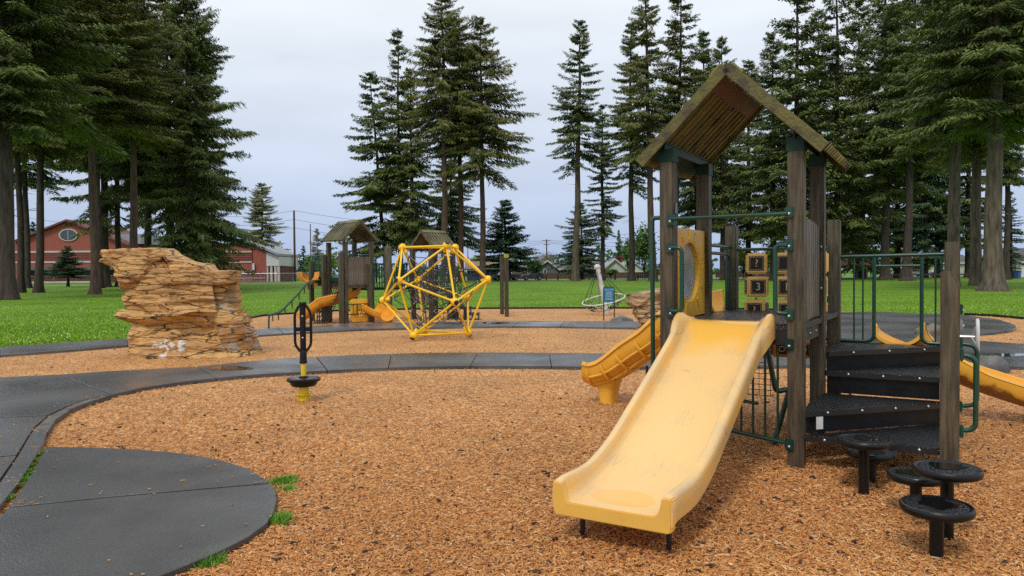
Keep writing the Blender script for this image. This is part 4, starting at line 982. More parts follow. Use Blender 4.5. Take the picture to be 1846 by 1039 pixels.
# ------------------------------------------------------------------ climbing rocks
def rock_material(name, c1, c2, c3, paint=False, tile=False):
    m = bpy.data.materials.new(name); m.use_nodes = True; N, L, b = nodes(m)
    tcn = N.new('ShaderNodeTexCoord'); mp_ = N.new('ShaderNodeMapping'); mp_.inputs['Scale'].default_value = (.8, .8, 4.5); L.new(tcn.outputs['Object'], mp_.inputs[0])
    n1 = N.new('ShaderNodeTexNoise'); n1.inputs['Scale'].default_value = 1.5; n1.inputs['Detail'].default_value = 8; n1.inputs['Roughness'].default_value = .6; L.new(mp_.outputs[0], n1.inputs['Vector'])
    rp = N.new('ShaderNodeValToRGB'); e = rp.color_ramp.elements; e[0].position = .33; e[0].color = (*c2, 1); e[1].position = .68; e[1].color = (*c1, 1); x = e.new(.5); x.color = (*c3, 1)
    L.new(n1.outputs['Fac'], rp.inputs[0])
    # soot-dark streaks and cracks
    n2 = N.new('ShaderNodeTexNoise'); n2.inputs['Scale'].default_value = 3.3; n2.inputs['Detail'].default_value = 10; n2.inputs['Roughness'].default_value = .7; L.new(mp_.outputs[0], n2.inputs['Vector'])
    rd = N.new('ShaderNodeMapRange'); rd.inputs['From Min'].default_value = .51; rd.inputs['From Max'].default_value = .66; rd.inputs['To Max'].default_value = .75; L.new(n2.outputs['Fac'], rd.inputs['Value'])
    mx = N.new('ShaderNodeMix'); mx.data_type = 'RGBA'; mx.inputs[7].default_value = (.07, .042, .022, 1); L.new(rd.outputs[0], mx.inputs[0]); L.new(rp.outputs[0], mx.inputs[6])
    # thin dark crack lines
    add = N.new('ShaderNodeVectorMath'); add.operation = 'MULTIPLY_ADD'; add.inputs[1].default_value = (.5, .5, .5); L.new(n2.outputs['Color'], add.inputs[0])
    mp2 = N.new('ShaderNodeMapping'); mp2.inputs['Scale'].default_value = (1.1, 1.1, 6.5); L.new(tcn.outputs['Object'], mp2.inputs[0]); L.new(mp2.outputs[0], add.inputs[2])
    vo = N.new('ShaderNodeTexVoronoi'); vo.feature = 'DISTANCE_TO_EDGE'; vo.inputs['Scale'].default_value = 1.15; L.new(add.outputs[0], vo.inputs['Vector'])
    rc = N.new('ShaderNodeMapRange'); rc.inputs['From Min'].default_value = 0; rc.inputs['From Max'].default_value = .035; rc.inputs['To Min'].default_value = 1.; rc.inputs['To Max'].default_value = 0; L.new(vo.outputs['Distance'], rc.inputs['Value'])
    mxk = N.new('ShaderNodeMix'); mxk.data_type = 'RGBA'; mxk.inputs[7].default_value = (.035, .022, .013, 1); gate = N.new('ShaderNodeMapRange'); gate.inputs['From Min'].default_value = .36; gate.inputs['From Max'].default_value = .48; L.new(n1.outputs['Fac'], gate.inputs['Value']); gm = N.new('ShaderNodeMath'); gm.operation = 'MULTIPLY'; L.new(gate.outputs[0], gm.inputs[0]); L.new(rc.outputs[0], gm.inputs[1]); rc = gm; L.new(rc.outputs[0], mxk.inputs[0]); L.new(mx.outputs[2], mxk.inputs[6])
    cur = mxk.outputs[2]
    # pale grey lichen/repair areas
    n4 = N.new('ShaderNodeTexNoise'); n4.inputs['Scale'].default_value = .9; n4.inputs['Detail'].default_value = 3; L.new(mp_.outputs[0], n4.inputs['Vector'])
    sp = N.new('ShaderNodeSeparateXYZ'); L.new(tcn.outputs['Object'], sp.inputs[0])
    def band_(sock, lo, hi, soft):
        a1 = N.new('ShaderNodeMapRange'); a1.inputs['From Min'].default_value = lo; a1.inputs['From Max'].default_value = lo+soft; L.new(sock, a1.inputs['Value'])
        a2 = N.new('ShaderNodeMapRange'); a2.inputs['From Min'].default_value = hi-soft; a2.inputs['From Max'].default_value = hi; a2.inputs['To Min'].default_value = 1; a2.inputs['To Max'].default_value = 0; L.new(sock, a2.inputs['Value'])
        q = N.new('ShaderNodeMath'); q.operation = 'MULTIPLY'; L.new(a1.outputs[0], q.inputs[0]); L.new(a2.outputs[0], q.inputs[1]); return q.outputs[0]
    def mulv(*s):
        c_ = s[0]
        for d in s[1:]:
            q = N.new('ShaderNodeMath'); q.operation = 'MULTIPLY'; L.new(c_, q.inputs[0]); L.new(d, q.inputs[1]); c_ = q.outputs[0]
        return c_
    def thr(sock, lo, hi, mxv=1):
        a1 = N.new('ShaderNodeMapRange'); a1.inputs['From Min'].default_value = lo; a1.inputs['From Max'].default_value = hi; a1.inputs['To Max'].default_value = mxv; L.new(sock, a1.inputs['Value']); return a1.outputs[0]
    if paint:
        for (x0, x1, z0, z1, c_, nlo, nhi, stg) in ((.75, 1.6, .10, .62, (.42, .37, .33), .45, .56, .8), (.55, 1.2, .85, 1.3, (.36, .33, .25), .5, .58, .7), (-.55, .12, .12, .38, (.74, .72, .68), .5, .53, .95), (-.38, -.2, .0, .16, (.74, .72, .68), .44, .47, .95)):
            nn_ = N.new('ShaderNodeTexNoise'); nn_.inputs['Scale'].default_value = 5; nn_.inputs['Detail'].default_value = 4; L.new(tcn.outputs['Object'], nn_.inputs['Vector'])
            f = mulv(band_(sp.outputs['X'], x0, x1, .06), band_(sp.outputs['Z'], z0, z1, .05), thr(nn_.outputs['Fac'], nlo, nhi, stg))
            mm = N.new('ShaderNodeMix'); mm.data_type = 'RGBA'; mm.inputs[7].default_value = (*c_, 1); L.new(f, mm.inputs[0]); L.new(cur, mm.inputs[6]); cur = mm.outputs[2]
    L.new(cur, b.inputs['Base Color']); b.inputs['Roughness'].default_value = .55
    bp = N.new('ShaderNodeBump'); bp.inputs['Strength'].default_value = .8; bp.inputs['Distance'].default_value = .035
    sub = N.new('ShaderNodeMath'); sub.operation = 'SUBTRACT'; L.new(n2.outputs['Fac'], sub.inputs[0]); L.new(rc.outputs[0], sub.inputs[1])
    L.new(sub.outputs[0], bp.inputs['Height']); L.new(bp.outputs[0], b.inputs['Normal'])
    return m
def interp(T, x):
    if x <= T[0][0]: return T[0][1]
    for (a, b_) in zip(T[:-1], T[1:]):
        if x <= b_[0]: return a[1]+(b_[1]-a[1])*(x-a[0])/(b_[0]-a[0])
    return T[-1][1]
def rock(name, label, org, left, right, top, depth, m, seed, ledge=None, nth=250, nz=150, lay=.14):
    """left/right: (z, x) tables of the silhouette, top: (x, z) table; depth front-back"""
    rr = random.Random(seed); t = thing(name, label, 'climbing rock', org)
    # layer boundaries
    zb = [0.]
    while zb[-1] < 2.4: zb.append(zb[-1] + lay*rr.choice([.5, .7, 1, 1.4, 1.9]))
    offs = [rr.uniform(-1, 1) for _ in zb]
    off_s = Vector((seed*13.7, seed*3.1, 0)); rings = []
    # even spacing round a squarish footprint
    dense = [(math.copysign(abs(math.cos(a))**.42, math.cos(a)), math.copysign(abs(math.sin(a))**.5, math.sin(a))) for a in np.linspace(0, 2*PI, 6001)]
    wx = (interp(right, .6)-interp(left, .6))/2; cum = [0.]
    for (p, q) in zip(dense[:-1], dense[1:]): cum.append(cum[-1]+math.hypot((q[0]-p[0])*wx, (q[1]-p[1])*depth/2))
    SE = []; j = 0
    for k in range(nth):
        tgt = cum[-1]*k/nth
        while cum[j] < tgt: j += 1
        SE.append(dense[j])
    def nz_(x, y, z): return noise.noise(Vector((x, y, z))+off_s)
    for iz in range(nz+1):
        tz = iz/nz; ring = []
        for k in range(nth):
            a = 2*PI*k/nth; ca, sa = math.cos(a), math.sin(a)
            sx, sy = SE[k]
            # first guess of z from a mid width then refine
            z = tz*interp(top, 0)
            for _ in range(2):
                xl = interp(left, z); xr = interp(right, z); x = (xl+xr)/2 + (xr-xl)/2*sx
                z = tz*interp(top, x)
            y = sy*depth/2*(1-.18*z/2)
            # normal-ish direction
            nx_, ny_ = sx*.9, sy
            ln = math.hypot(nx_, ny_)+1e-6; nx_ /= ln; ny_ /= ln
            zw = z + .10*nz_(x*.8, y*.8, z*.7+5) + .035*nz_(x*3, y*3, z*2) + .05*x*math.sin(seed)
            li = 0
            while li < len(zb)-2 and zb[li+1] < zw: li += 1
            fr = min(1., max(0., (zw-zb[li])/(zb[li+1]-zb[li])))
            prof_ = min(1, 9*min(fr, 1-fr)+.02)**.5
            # each layer breaks into blocks along its length
            blk = noise.cell(Vector((x*1.3+li*7.3 + .6*nz_(x*2, y*2, li), y*1.3, li*3.3))) - .5
            d = -.05 + .026*offs[li] + .034*blk + .024*(prof_-1)
            cz_1 = noise.cell(Vector((x*1.35+.6*nz_(x*1.5, y*1.5, z*1.5), y*1.35, z*1.9+.4*nz_(x*1.5, y, z*2)+3.3))) - .5
            cz_2 = noise.cell(Vector((x*4.1+5+.5*nz_(x*3, y*3, z*3), y*4.1, z*7+.35*nz_(x*2, y, z*4)))) - .5
            d += .10*cz_1 + .022*cz_2
            d += .11*nz_(x*1.1, y*1.1, z*1.3) + .05*nz_(x*2.3+4, y*2.3, z*2.2) + .016*nz_(x*4, y*4, z*5) + .008*nz_(x*14, y*14, z*22)
            if ledge: d += ledge(x, z)
            ring.append((x+nx_*d, y+ny_*d, z - .004*rr.random()))
        rings.append(ring)
    # close the top with shrinking rings following the top table
    last = rings[-1]; cx = sum(p[0] for p in last)/nth; cy = sum(p[1] for p in last)/nth
    for s_ in (.9, .6, .25):
        ring = []
        for p in last:
            x = p[0]; y = cy+(p[1]-cy)*s_
            ring.append((x, y, interp(top, x)+.012+.02*nz_(x*4, y*4, 9)+.01*nz_(x*12, y*12, 3)))
        rings.append(ring)
    mb = MB(); mb.loft(rings); o = mb.build('rock_body', m, t, smooth=False)
    o.data.shade_smooth(); 
    return t
# left rock: silhouette measured around x = 330 px, D ~ 14
RD = 14.0; RO = g(330, 645); RD = RO.y + .35
sx_ = RD/FPX
def rx(px): return (px-923)*sx_ - RO.x
def rz(py, px): return CAM_H + (hor(px)-py)*sx_
left = sorted([(-.1, rx(237)), (rz(637, 237), rx(237)), (rz(610, 234), rx(234)), (rz(589, 229), rx(229)), (rz(567, 223), rx(223)), (rz(546, 214), rx(215)), (rz(513, 218), rx(219)), (rz(492, 207), rx(208)), (rz(478, 190), rx(192)), (rz(467, 176), rx(177)), (rz(457, 174), rx(174)), (2.3, rx(174))])
right = sorted([(-.1, rx(461)), (rz(640, 459), rx(460)), (rz(629, 459), rx(459)), (rz(605, 452), rx(452)), (rz(583, 446), rx(446)), (rz(567, 436), rx(436)), (rz(537, 438), rx(438)), (rz(518, 434), rx(434)), (rz(490, 436), rx(437)), (2.3, rx(437))])
top_ = [(rx(170), rz(457, 174)), (rx(200), rz(452, 200)), (rx(250), rz(449.5, 250)), (rx(312), rz(449, 312)), (rx(315), rz(461, 317)), (rx(328), rz(470, 330)), (rx(350), rz(474, 350)), (rx(377), rz(478, 379)), (rx(380), rz(488, 382)), (rx(400), rz(490, 400)), (rx(440), rz(489, 440))]
def ledge_l(x, z):
    zz = .80 + .06*math.sin(x*2.2) ; k = 0
    if x < .35: k -= .13*math.exp(-((z-(zz-.14))/.11)**2)*min(1, (.35-x)*3); k += .06*math.exp(-((z-zz-.03)/.05)**2)
    k += .05*math.exp(-((z-1.10-.05*math.sin(x*3))/.04)**2)
    if z < .15: k += .05*(1-z/.15)
    return k
M_rock = rock_material('orange_sandstone', (.70, .42, .14), (.34, .155, .05), (.56, .30, .095), True)
rock('climbing_rock', 'tall orange tan layered artificial rock with white paint smears at its foot', RO + Vector((0, .35, 0)), left, right, top_, 1.15, M_rock, 1, ledge_l)
# second rock, behind the tower at the right
R2 = g(1155, 618); D2 = R2.y+.5; R2o = Vector((R2.x+.55, R2.y+.5, 0)); s2_ = D2/FPX
def rx2(px): return (px-923)*s2_ - R2o.x
def rz2(py): return CAM_H + (hor(1160)-py)*s2_
left2 = sorted([(-.1, rx2(1143)), (rz2(618), rx2(1143)), (rz2(590), rx2(1145)), (rz2(578), rx2(1140)), (rz2(565), rx2(1131)), (rz2(545), rx2(1129)), (2.3, rx2(1128))])
right2 = [(-.1, rx2(1285)), (2.3, rx2(1262))]
top2 = [(rx2(1120), rz2(533)), (rx2(1150), rz2(531)), (rx2(1165), rz2(526)), (rx2(1187), rz2(522)), (rx2(1260), rz2(516))]
M_rock2 = rock_material('tan_sandstone', (.52, .36, .19), (.30, .18, .09), (.42, .27, .13))
rock('climbing_rock', 'shorter tan cracked artificial rock behind the green pole of the front tower', R2o, left2, right2, top2, 1.0, M_rock2, 4, None, 180, 90)

# ------------------------------------------------------------------ boulders
def boulder(px, py, wpx, hpx, label, seed, m=M_sand):
    p = g(px, py); s_ = p.y/FPX; a = wpx*s_/2; h = hpx*s_; rings = []
    for i in range(13):
        th = PI*.5*i/12; ring = []
        for k in range(28):
            an = 2*PI*k/28; d = Vector((math.cos(an)*math.cos(th), math.sin(an)*math.cos(th), math.sin(th)))
            q_ = 1+.22*noise.noise(d*1.6+Vector((seed*5, 0, 0)))+.07*noise.noise(d*5+Vector((seed*5, 0, 0)))
            ring.append((d.x*a*q_, d.y*a*.8*q_, max(-.05, d.z*h*q_-.02)))
        rings.append(ring)
    return MB().loft(rings).build('boulder', m, smooth=True, loc=p + Vector((0, a*.7, 0)), label=label, cat='boulder')
boulder(1800, 674, 64, 33, 'large smooth grey boulder beside the right yellow slide', 1)
boulder(1690, 609, 56, 26, 'brownish boulder seen through the guard rail of the steps', 2, mat('brown_boulder', (.19, .16, .11), (.06, .05, .045), .6, 3, bump=.8, bscale=8, detail=8))
boulder(1122, 582, 44, 12, 'low grey boulder in front of the blue welcome sign', 3)
boulder(1503, 618, 26, 26, 'dark brown boulder behind the black steps', 4, mat('dark_boulder', (.09, .07, .055), (.04, .032, .028), .6, 3, bump=.8, bscale=8, detail=8))

# ------------------------------------------------------------------ tilted net spinner
p = g(1095, 567); D_ = p.y; s_ = D_/FPX
ns = thing('net_spinner', 'white tilted pole spinner with hanging rope bowl near the lawn edge', 'spinner', p)
def L3(px, py, dy=0): q_ = Vector(((px-923)*s_ - p.x, dy, CAM_H+(hor(px)-py)*s_)); return q_
tp = L3(1078, 484); MB().tube([(0, 0, -.1), tp], .085, 16).build('mast', M_white, ns, smooth=True)
MB().ball(tp + Vector((-.02, 0, .05)), .125, 14, .85).build('mast_cap', M_white, ns, smooth=True)
rc_ = L3(1088, 540.5); ax_ = tp.normalized(); ux = Vector((1, 0, .19)).normalized(); uy = ax_.cross(ux).normalized(); uy = Vector((0, 1, .16)).normalized()
rp_ = [rc_ + ux*.80*math.cos(a) + uy*.80*math.sin(a) for a in np.linspace(0, 2*PI, 41)[:-1]]
MB().tube(rp_, .028, 8, closed=True).build('rim_ring', M_white, ns, smooth=True)
r2_ = [rc_ + Vector((0, 0, -.22)) + ux*.30*math.cos(a) + uy*.30*math.sin(a) for a in np.linspace(0, 2*PI, 17)[:-1]]
MB().tube(r2_, .014, 6, closed=True).build('inner_ring', M_white, ns, smooth=True)
for k in range(0, 40, 7): MB().tube([rp_[k], tp + Vector((-.02, 0, .0))], .012, 5).build('stay_rope', M_blackm, ns)
nb = MB(); nbc = MB()
def bowl(a, f): return rc_ + (ux*math.cos(a) + uy*math.sin(a))*(.80-.45*f) + Vector((0, 0, -.36*math.sin(f*PI/2)))
for k in range(16):
    for i in range(3):
        for da in (-1, 1):
            a0 = 2*PI*(k+.5*(i % 2))/16; a1 = a0+da*PI/16
            nb.tube([bowl(a0, i/3), bowl(a1, (i+1)/3)], .010, 5, cap=False)
        nbc.ball(bowl(2*PI*(k+.5*(i % 2))/16, i/3), .022, 6)
nb.build('rope_bowl', M_blackm, ns, kind='stuff'); nbc.build('rope_clip', M_white, ns, smooth=True, kind='stuff')
# ------------------------------------------------------------------ welcome sign
p = g(1098, 578); s_ = p.y/FPX
sg = thing('welcome_sign', 'small blue welcome sign on two dark green posts behind the mid path', 'sign', p)
M_blue = mat('blue_sign', (.012, .16, .29), (.010, .14, .26), .4, 4)
M_lett = mat('sign_lettering', (.45, .62, .68), (.45, .62, .68), .6, 4)
for dx in (-.172, .172): MB().tube([(dx, 0, -.1), (dx, 0, 1.02)], .018, 8).build('sign_post', M_dkgreen, sg, smooth=True)
MB().extrude([(-.16, 0), (.16, 0), (.16, .44), (.14, .47), (-.14, .47), (-.16, .44)], (0, 0, .60), (1, 0, 0), (0, 0, 1), (0, -1, 0), .02).build('sign_board', M_blue, sg)
pipe(sg, [(-.172, 0, .55), (-.172, 0, 1.09), (.172, 0, 1.09), (.172, 0, .55)], .016, 'sign_frame', M_dkgreen, f=.05)
inst('lettering', text_cache('WELCOME', .068, M_lett), sg, (0, -.013, 1.0), (PI/2, 0, 0))
rr = random.Random(3)
mbt = MB()
for k, z in enumerate((.94, .915, .89, .865, .84, .80, .775, .73, .705, .68)):
    w_ = rr.uniform(.07, .125); x = -w_
    while x < w_:
        l = rr.uniform(.012, .04); mbt.box(x, min(x+l, w_), -.0135, -.0105, z-.006, z+.004); x += l+.008
mbt.build('small_print', M_lett, sg, kind='stuff')

# ------------------------------------------------------------------ far play structure
F0 = g(624, 584); F_TH = R(45)
fs = thing('play_structure', 'far brown timber play structure with two peaked roofs, spiral slide and arched ladder', 'play structure', F0, F_TH)
def wl(px, D, z=0.):
    """photo column + depth -> local coordinates of the far structure"""
    v = at(px, D, z) - F0; c_, s__ = math.cos(-F_TH), math.sin(-F_TH); return Vector((v.x*c_-v.y*s__, v.x*s__+v.y*c_, z))
w2 = .98
def lpost(x, y, top, s=.065, m=M_wood, par=fs): return MB().box(x-s, x+s, y-s, y+s, -.05, top).build('post', m, par, bevel=.008)
for x, y in ((0, 0), (w2, 0), (0, w2), (w2, w2)): lpost(x, y, 2.62)
lpost(-.16, -.0, 2.28, m=M_woodg); lpost(-.16, w2+.05, 2.22, m=M_woodg); lpost(w2-.16, -.13, 1.9, m=M_woodg); lpost(0, 2.15*w2, 2.0, m=M_woodg)
gable_roof(fs, w2/2, w2/2, 'y', 3.28, .67, -.62, .62, pitch=.12, m=mat('far_roof_board', (.20, .165, .10), (.085, .07, .05), .7, 3, c3=(.14, .13, .06), detail=8), ang=44)
FZ = 1.36
MB().box(-.03, w2+.03, -.03, 2.15*w2, FZ-.06, FZ).build('deck', M_deck, fs)
MB().box(.07, w2-.07, -.05, -.01, FZ-.22, FZ-.06).build('deck_beam', M_wood, fs)
MB().box(-.03, -.0, .05, 1.7*w2, FZ-.16, FZ+.12).build('deck_beam', M_dkgreen, fs)
n_ = 9
slm = MB().box(-.046, .046, -.014, .014, 0, .90).mesh('panel_slat', M_slat, bevel=.004)
for k in range(n_): inst('panel_slat', slm, fs, (.07+(w2-.14)*(k+.5)/n_, -.05, FZ-.14+.03*random.random()))
for z in (FZ+.1, FZ+.62): MB().box(.06, w2-.06, -.03, -.008, z, z+.06).build('slat_rail', M_slat, fs)
def railing(par, a, b_, z0, z1, n, r=.016, name='railing', m=M_green):
    a = Vector(a); b_ = Vector(b_); mb = MB(); mb.tube([a+Vector((0, 0, z1)), b_+Vector((0, 0, z1))], .02, 8); mb.tube([a+Vector((0, 0, z0)), b_+Vector((0, 0, z0))], .02, 8)
    o = mb.build('rail', m, par, smooth=True)
    br = MB().tube([(0, 0, z0), (0, 0, z1)], r, 5, cap=False).mesh('rail_bar', m, True)
    for k in range(1, n): inst('rail_bar', br, par, a+(b_-a)*k/n)
    return o
railing(fs, (0, w2+.08, 0), (0, 2.15*w2, 0), FZ+.04, FZ+.85, 10)
railing(fs, (.06, 2.15*w2, 0), (w2, 2.15*w2, 0), FZ+.04, FZ+.85, 8)
railing(fs, (w2, .1, 0), (w2, w2-.1, 0), FZ+.04, FZ+.85, 8)
pipe(fs, [(-.03, .1, FZ+.62), (-.03, w2-.1, FZ+.62)], .018, 'top_rail', f=0); pipe(fs, [(-.03, .1, FZ+.72), (-.03, w2-.1, FZ+.72)], .018, 'top_rail', f=0)
pipe(fs, [(-.04, .06, FZ+.6), (-.04, .22, FZ+.6), (-.04, .22, FZ+.1), (-.04, .06, FZ+.1)], .018, 'hand_loop', f=.1)
# panel with round hole and bars at ground level
MBp = MB(); cxx, czz = w2/2, .42
angs2 = np.linspace(0, 2*PI, 33)[:-1] + PI/32
def rp2(a):
    dx, dz = math.cos(a), math.sin(a); t = min(.37/abs(dx), .37/abs(dz)); return (cxx+dx*t, czz+dz*t)
rgs = [[(rp2(a)[0], y, rp2(a)[1]) for a in angs2] if k in 'oO' else [(cxx+.2*math.cos(a), y, czz+.2*math.sin(a)) for a in angs2] for k, y in (('o', -.10), ('i', -.10), ('i', -.06), ('o', -.06), ('O', -.10))]
MBp.loft(rgs, caps=False); gp = MBp.build('activity_panel', M_yel, fs)
for k in range(5): MB().tube([(cxx-.16+.08*k, -.08, czz-.19), (cxx-.16+.08*k, -.08, czz+.19)], .016, 6).build('panel_bar', M_or, gp, smooth=True)
pipe(fs, [(-.0, -.12, .62), (w2, -.12, .62)], .016, 'lower_rail', f=0); pipe(fs, [(-.0, -.12, .30), (w2, -.12, .30)], .016, 'lower_rail', f=0)
for k in range(5): pipe(fs, [(.2+.15*k, -.12, .30), (.2+.15*k, -.12, .62)], .008, 'rail_bar', f=0, n=5)
# spiral slide behind the tower, world-space helix converted to local
hc = at(592, 24.6); pts = []
pts.append(at(560, 24.0, FZ)); 
for a in np.linspace(PI*.95, -PI*.5, 20):
    t = (PI*.95-a)/(PI*1.45); pts.append(Vector((hc.x+.78*math.cos(a), hc.y+.78*math.sin(a), FZ-.02-.80*t)))
for k in range(1, 5): pts.append(Vector((hc.x-.16*k, hc.y-.78-.03*k, FZ-.84-.11*k)))
pl = [wl(923+q_.x/q_.y*FPX, q_.y, q_.z) for q_ in pts]
trough(fs, pl, .27, M_or, depth=1.15, rim=.02, name='spiral_slide')
for px_, D_ in ((571, 23.4), (575, 23.6), (580, 23.8), (566, 24.3)): q_ = wl(px_, D_); MB().tube([q_, q_+Vector((0, 0, .5))], .02, 6).build('slide_leg', M_green, fs)
# arched ladder
apx = [(576, 505, 22.6), (560, 507, 22.4), (551, 514, 22.3), (538, 530, 22.1), (520, 549, 21.9), (503, 565, 21.7), (489, 568, 21.6), (484, 570, 21.6), (483, 582, 21.6)]
for dz_ in (0, .55):
    P = [wl(x, D+dz_, CAM_H+(hor(x)-y)*(D)/FPX) for x, y, D in apx]; P[-1].z = -.05
    MB().tube(fillet(P, .12, 3), .024, 8).build('ladder_rail', M_green, fs, smooth=True)
def rung_pt(t, dz_):
    k = t*(len(apx)-3); i = int(k); f = k-i; a, b_ = apx[i], apx[i+1]; x = a[0]*(1-f)+b_[0]*f; y = a[1]*(1-f)+b_[1]*f; D = a[2]*(1-f)+b_[2]*f
    return wl(x, D+dz_, CAM_H+(hor(x)-y)*D/FPX)
for t in np.linspace(.12, .98, 8):
    a, b_ = rung_pt(t, 0), rung_pt(t, .55); m_ = (a+b_)/2+Vector((0, 0, -.2))
    pipe(fs, [a, a*.6+b_*.4+Vector((0, 0, -.2)), a*.4+b_*.6+Vector((0, 0, -.2)), b_], .018, 'ladder_rung', n=6, f=.06)
# rope climbing net on the left face
rn = MB()
for i in range(6):
    y = .12+.14*i; rn.tube([(-.03, y, FZ-.1), (-.25, y, .7), (-.62, y+.05, -.02)], .013, 5, cap=False)
for k in range(6):
    t = (k+.5)/6; rn.tube([(-.03-.5*t, .12, FZ*(1-t)), (-.05-.52*t, .45, FZ*(1-t)-.05), (-.03-.5*t, .86, FZ*(1-t))], .013, 5, cap=False)
rn.build('rope_ladder', M_blackm, fs, kind='stuff')
# bridge to the second tower
gp_ = wl(700, 24.3); MB().lathe([(.125, -.05), (.125, 2.42), (.10, 2.47), (.02, 2.49)], (gp_.x, gp_.y, 0), 14).build('round_post', M_woodg, fs, smooth=True)
T2 = g(778, 577.5); t2 = wl(923+T2.x/T2.y*FPX, T2.y)
B0 = Vector((w2+.05, .35, 0)); B1 = Vector((t2.x-.02, t2.y+.75, 0)); dd = (B1-B0); per = Vector((-dd.y, dd.x, 0)).normalized()
MB().obox((B0+B1)/2 + per*.35 + Vector((0, 0, 1.07)), dd/2, per*.35, (0, 0, .03)).build('bridge_deck', M_dkgreen, fs)
railing(fs, B0, B1, 1.12, 1.92, 20); railing(fs, B0+per*.7, B1+per*.7, 1.12, 1.92, 20)
pipe(fs, [B0+dd*.18+Vector((0, 0, 1.3)), B0+dd*.18+Vector((0, 0, 2.2)), B0+dd*.34+Vector((0, 0, 2.2)), B0+dd*.34+Vector((0, 0, 1.3))], .02, 'hand_loop', f=.15)
tn = [wl(x, D, z) for x, D, z in ((664, 23.9, .34), (674, 23.7, .27), (686, 23.4, .18), (697, 23.2, .10))]
trough(fs, tn, .30, M_or, depth=1.0, rim=.02, name='short_slide')
# second tower
W2 = .98
for x, y in ((0, 0), (W2, 0), (0, W2), (W2, W2)): lpost(t2.x+x, t2.y+y, 2.55)
gable_roof(fs, t2.x+W2/2, t2.y+W2/2, 'x', 3.02, .62, -.50, .50, pitch=.12, m=MATS['far_roof_board'], ang=42)
MB().box(t2.x-.03, t2.x+W2+.03, t2.y-.03, t2.y+W2+.03, .98, 1.06).build('deck', M_deck, fs)
slm2 = MB().box(-.014, .014, -.046, .046, 0, 1.0).mesh('panel_slat', M_slat, bevel=.004)
for k in range(8): inst('panel_slat', slm2, fs, (t2.x-.06, t2.y+.1+.108*k, .55))
railing(fs, (t2.x+.1, t2.y, 0), (t2.x+W2-.1, t2.y, 0), 1.12, 1.85, 8)
for k in range(4):
    z = .86-.22*k; q_ = Vector((t2.x+W2*.62+.17*k, t2.y-.20-.22*k, 0)); d1 = Vector((1, -1, 0)).normalized(); d2 = Vector((1, 1, 0)).normalized()
    MB().obox(q_+Vector((0, 0, z)), d1*.22, d2*.42, (0, 0, .025)).build('step', M_step, fs)
    MB().obox(q_+d1*.19+Vector((0, 0, z-.12)), d1*.012, d2*.40, (0, 0, .09)).build('riser', M_black, fs)
    for sg_ in (-1, 1): MB().obox(q_+d2*.40*sg_+Vector((0, 0, z/2-.03)), d1*.03, d2*.02, (0, 0, z/2)).build('step_leg', M_blackm, fs)
# overhead bar to the twin posts
q1 = wl(904.8, g(905.5, 567).y); q2 = wl(913.2, g(913, 571.5).y)
lpost(q1.x, q1.y, 2.22, .058); lpost(q2.x, q2.y, 2.24, .058)
o = MB().box(q2.x-.062, q2.x+.062, q2.y-.062, q2.y+.062, 2.12, 2.26).build('post_cap', mat('yellow_green_cap', (.45, .42, .02), (.3, .3, .02), .5, 6), fs)
zb_ = CAM_H + (491-484)*q2.length*0 + .155
ov = 1.72
pipe(fs, [(t2.x+W2, t2.y+W2*.5, ov), ((q1.x+q2.x)/2, (q1.y+q2.y)/2, ov)], .022, 'overhead_bar', f=0)
for z in (.55, .75, .95): pipe(fs, [q1+Vector((0, 0, z)), q2+Vector((0, 0, z))], .018, 'ladder_rung', f=0)
# ------------------------------------------------------------------ buildings
M_brick = mat('red_brick', (.34, .088, .056), (.26, .066, .044), .8, 3, detail=6)
M_brickd = mat('brown_brick_band', (.16, .055, .045), (.12, .042, .036), .8, 3)
M_cream = mat('cream_trim', (.52, .46, .40), (.45, .40, .34), .7, 3)
M_roofg = mat('grey_metal_roof', (.30, .32, .34), (.24, .26, .28), .5, 1)
M_glass = mat('window_glass', (.05, .075, .085), (.03, .045, .05), .1, 2, spec=.7)
M_dark = mat('dark_opening', (.02, .02, .022), (.015, .015, .016), .6, 2)
M_teal = mat('teal_fascia', (.06, .14, .14), (.05, .12, .12), .5, 2)
M_wht = mat('white_siding', (.62, .62, .60), (.52, .52, .51), .6, 1, stretch=(1, 1, 14))
M_gsid = mat('grey_siding', (.14, .15, .17), (.11, .12, .135), .6, 1, stretch=(1, 1, 14))
M_bsid = mat('blue_siding', (.08, .13, .21), (.065, .105, .17), .6, 1, stretch=(1, 1, 14))
M_shing = mat('grey_shingle', (.12, .12, .125), (.08, .08, .085), .8, 3)
M_shingb = mat('brown_shingle', (.32, .21, .14), (.24, .155, .10), .8, 3)
M_fence = mat('brown_fence_board', (.12, .065, .042), (.08, .045, .03), .8, 2, (6, 6, .6))
def gable_poly(x0, x1, z0, ze, zp, over=0): return [(x0, z0), (x1, z0), (x1, ze), ((x0+x1)/2, zp), (x0, ze)]
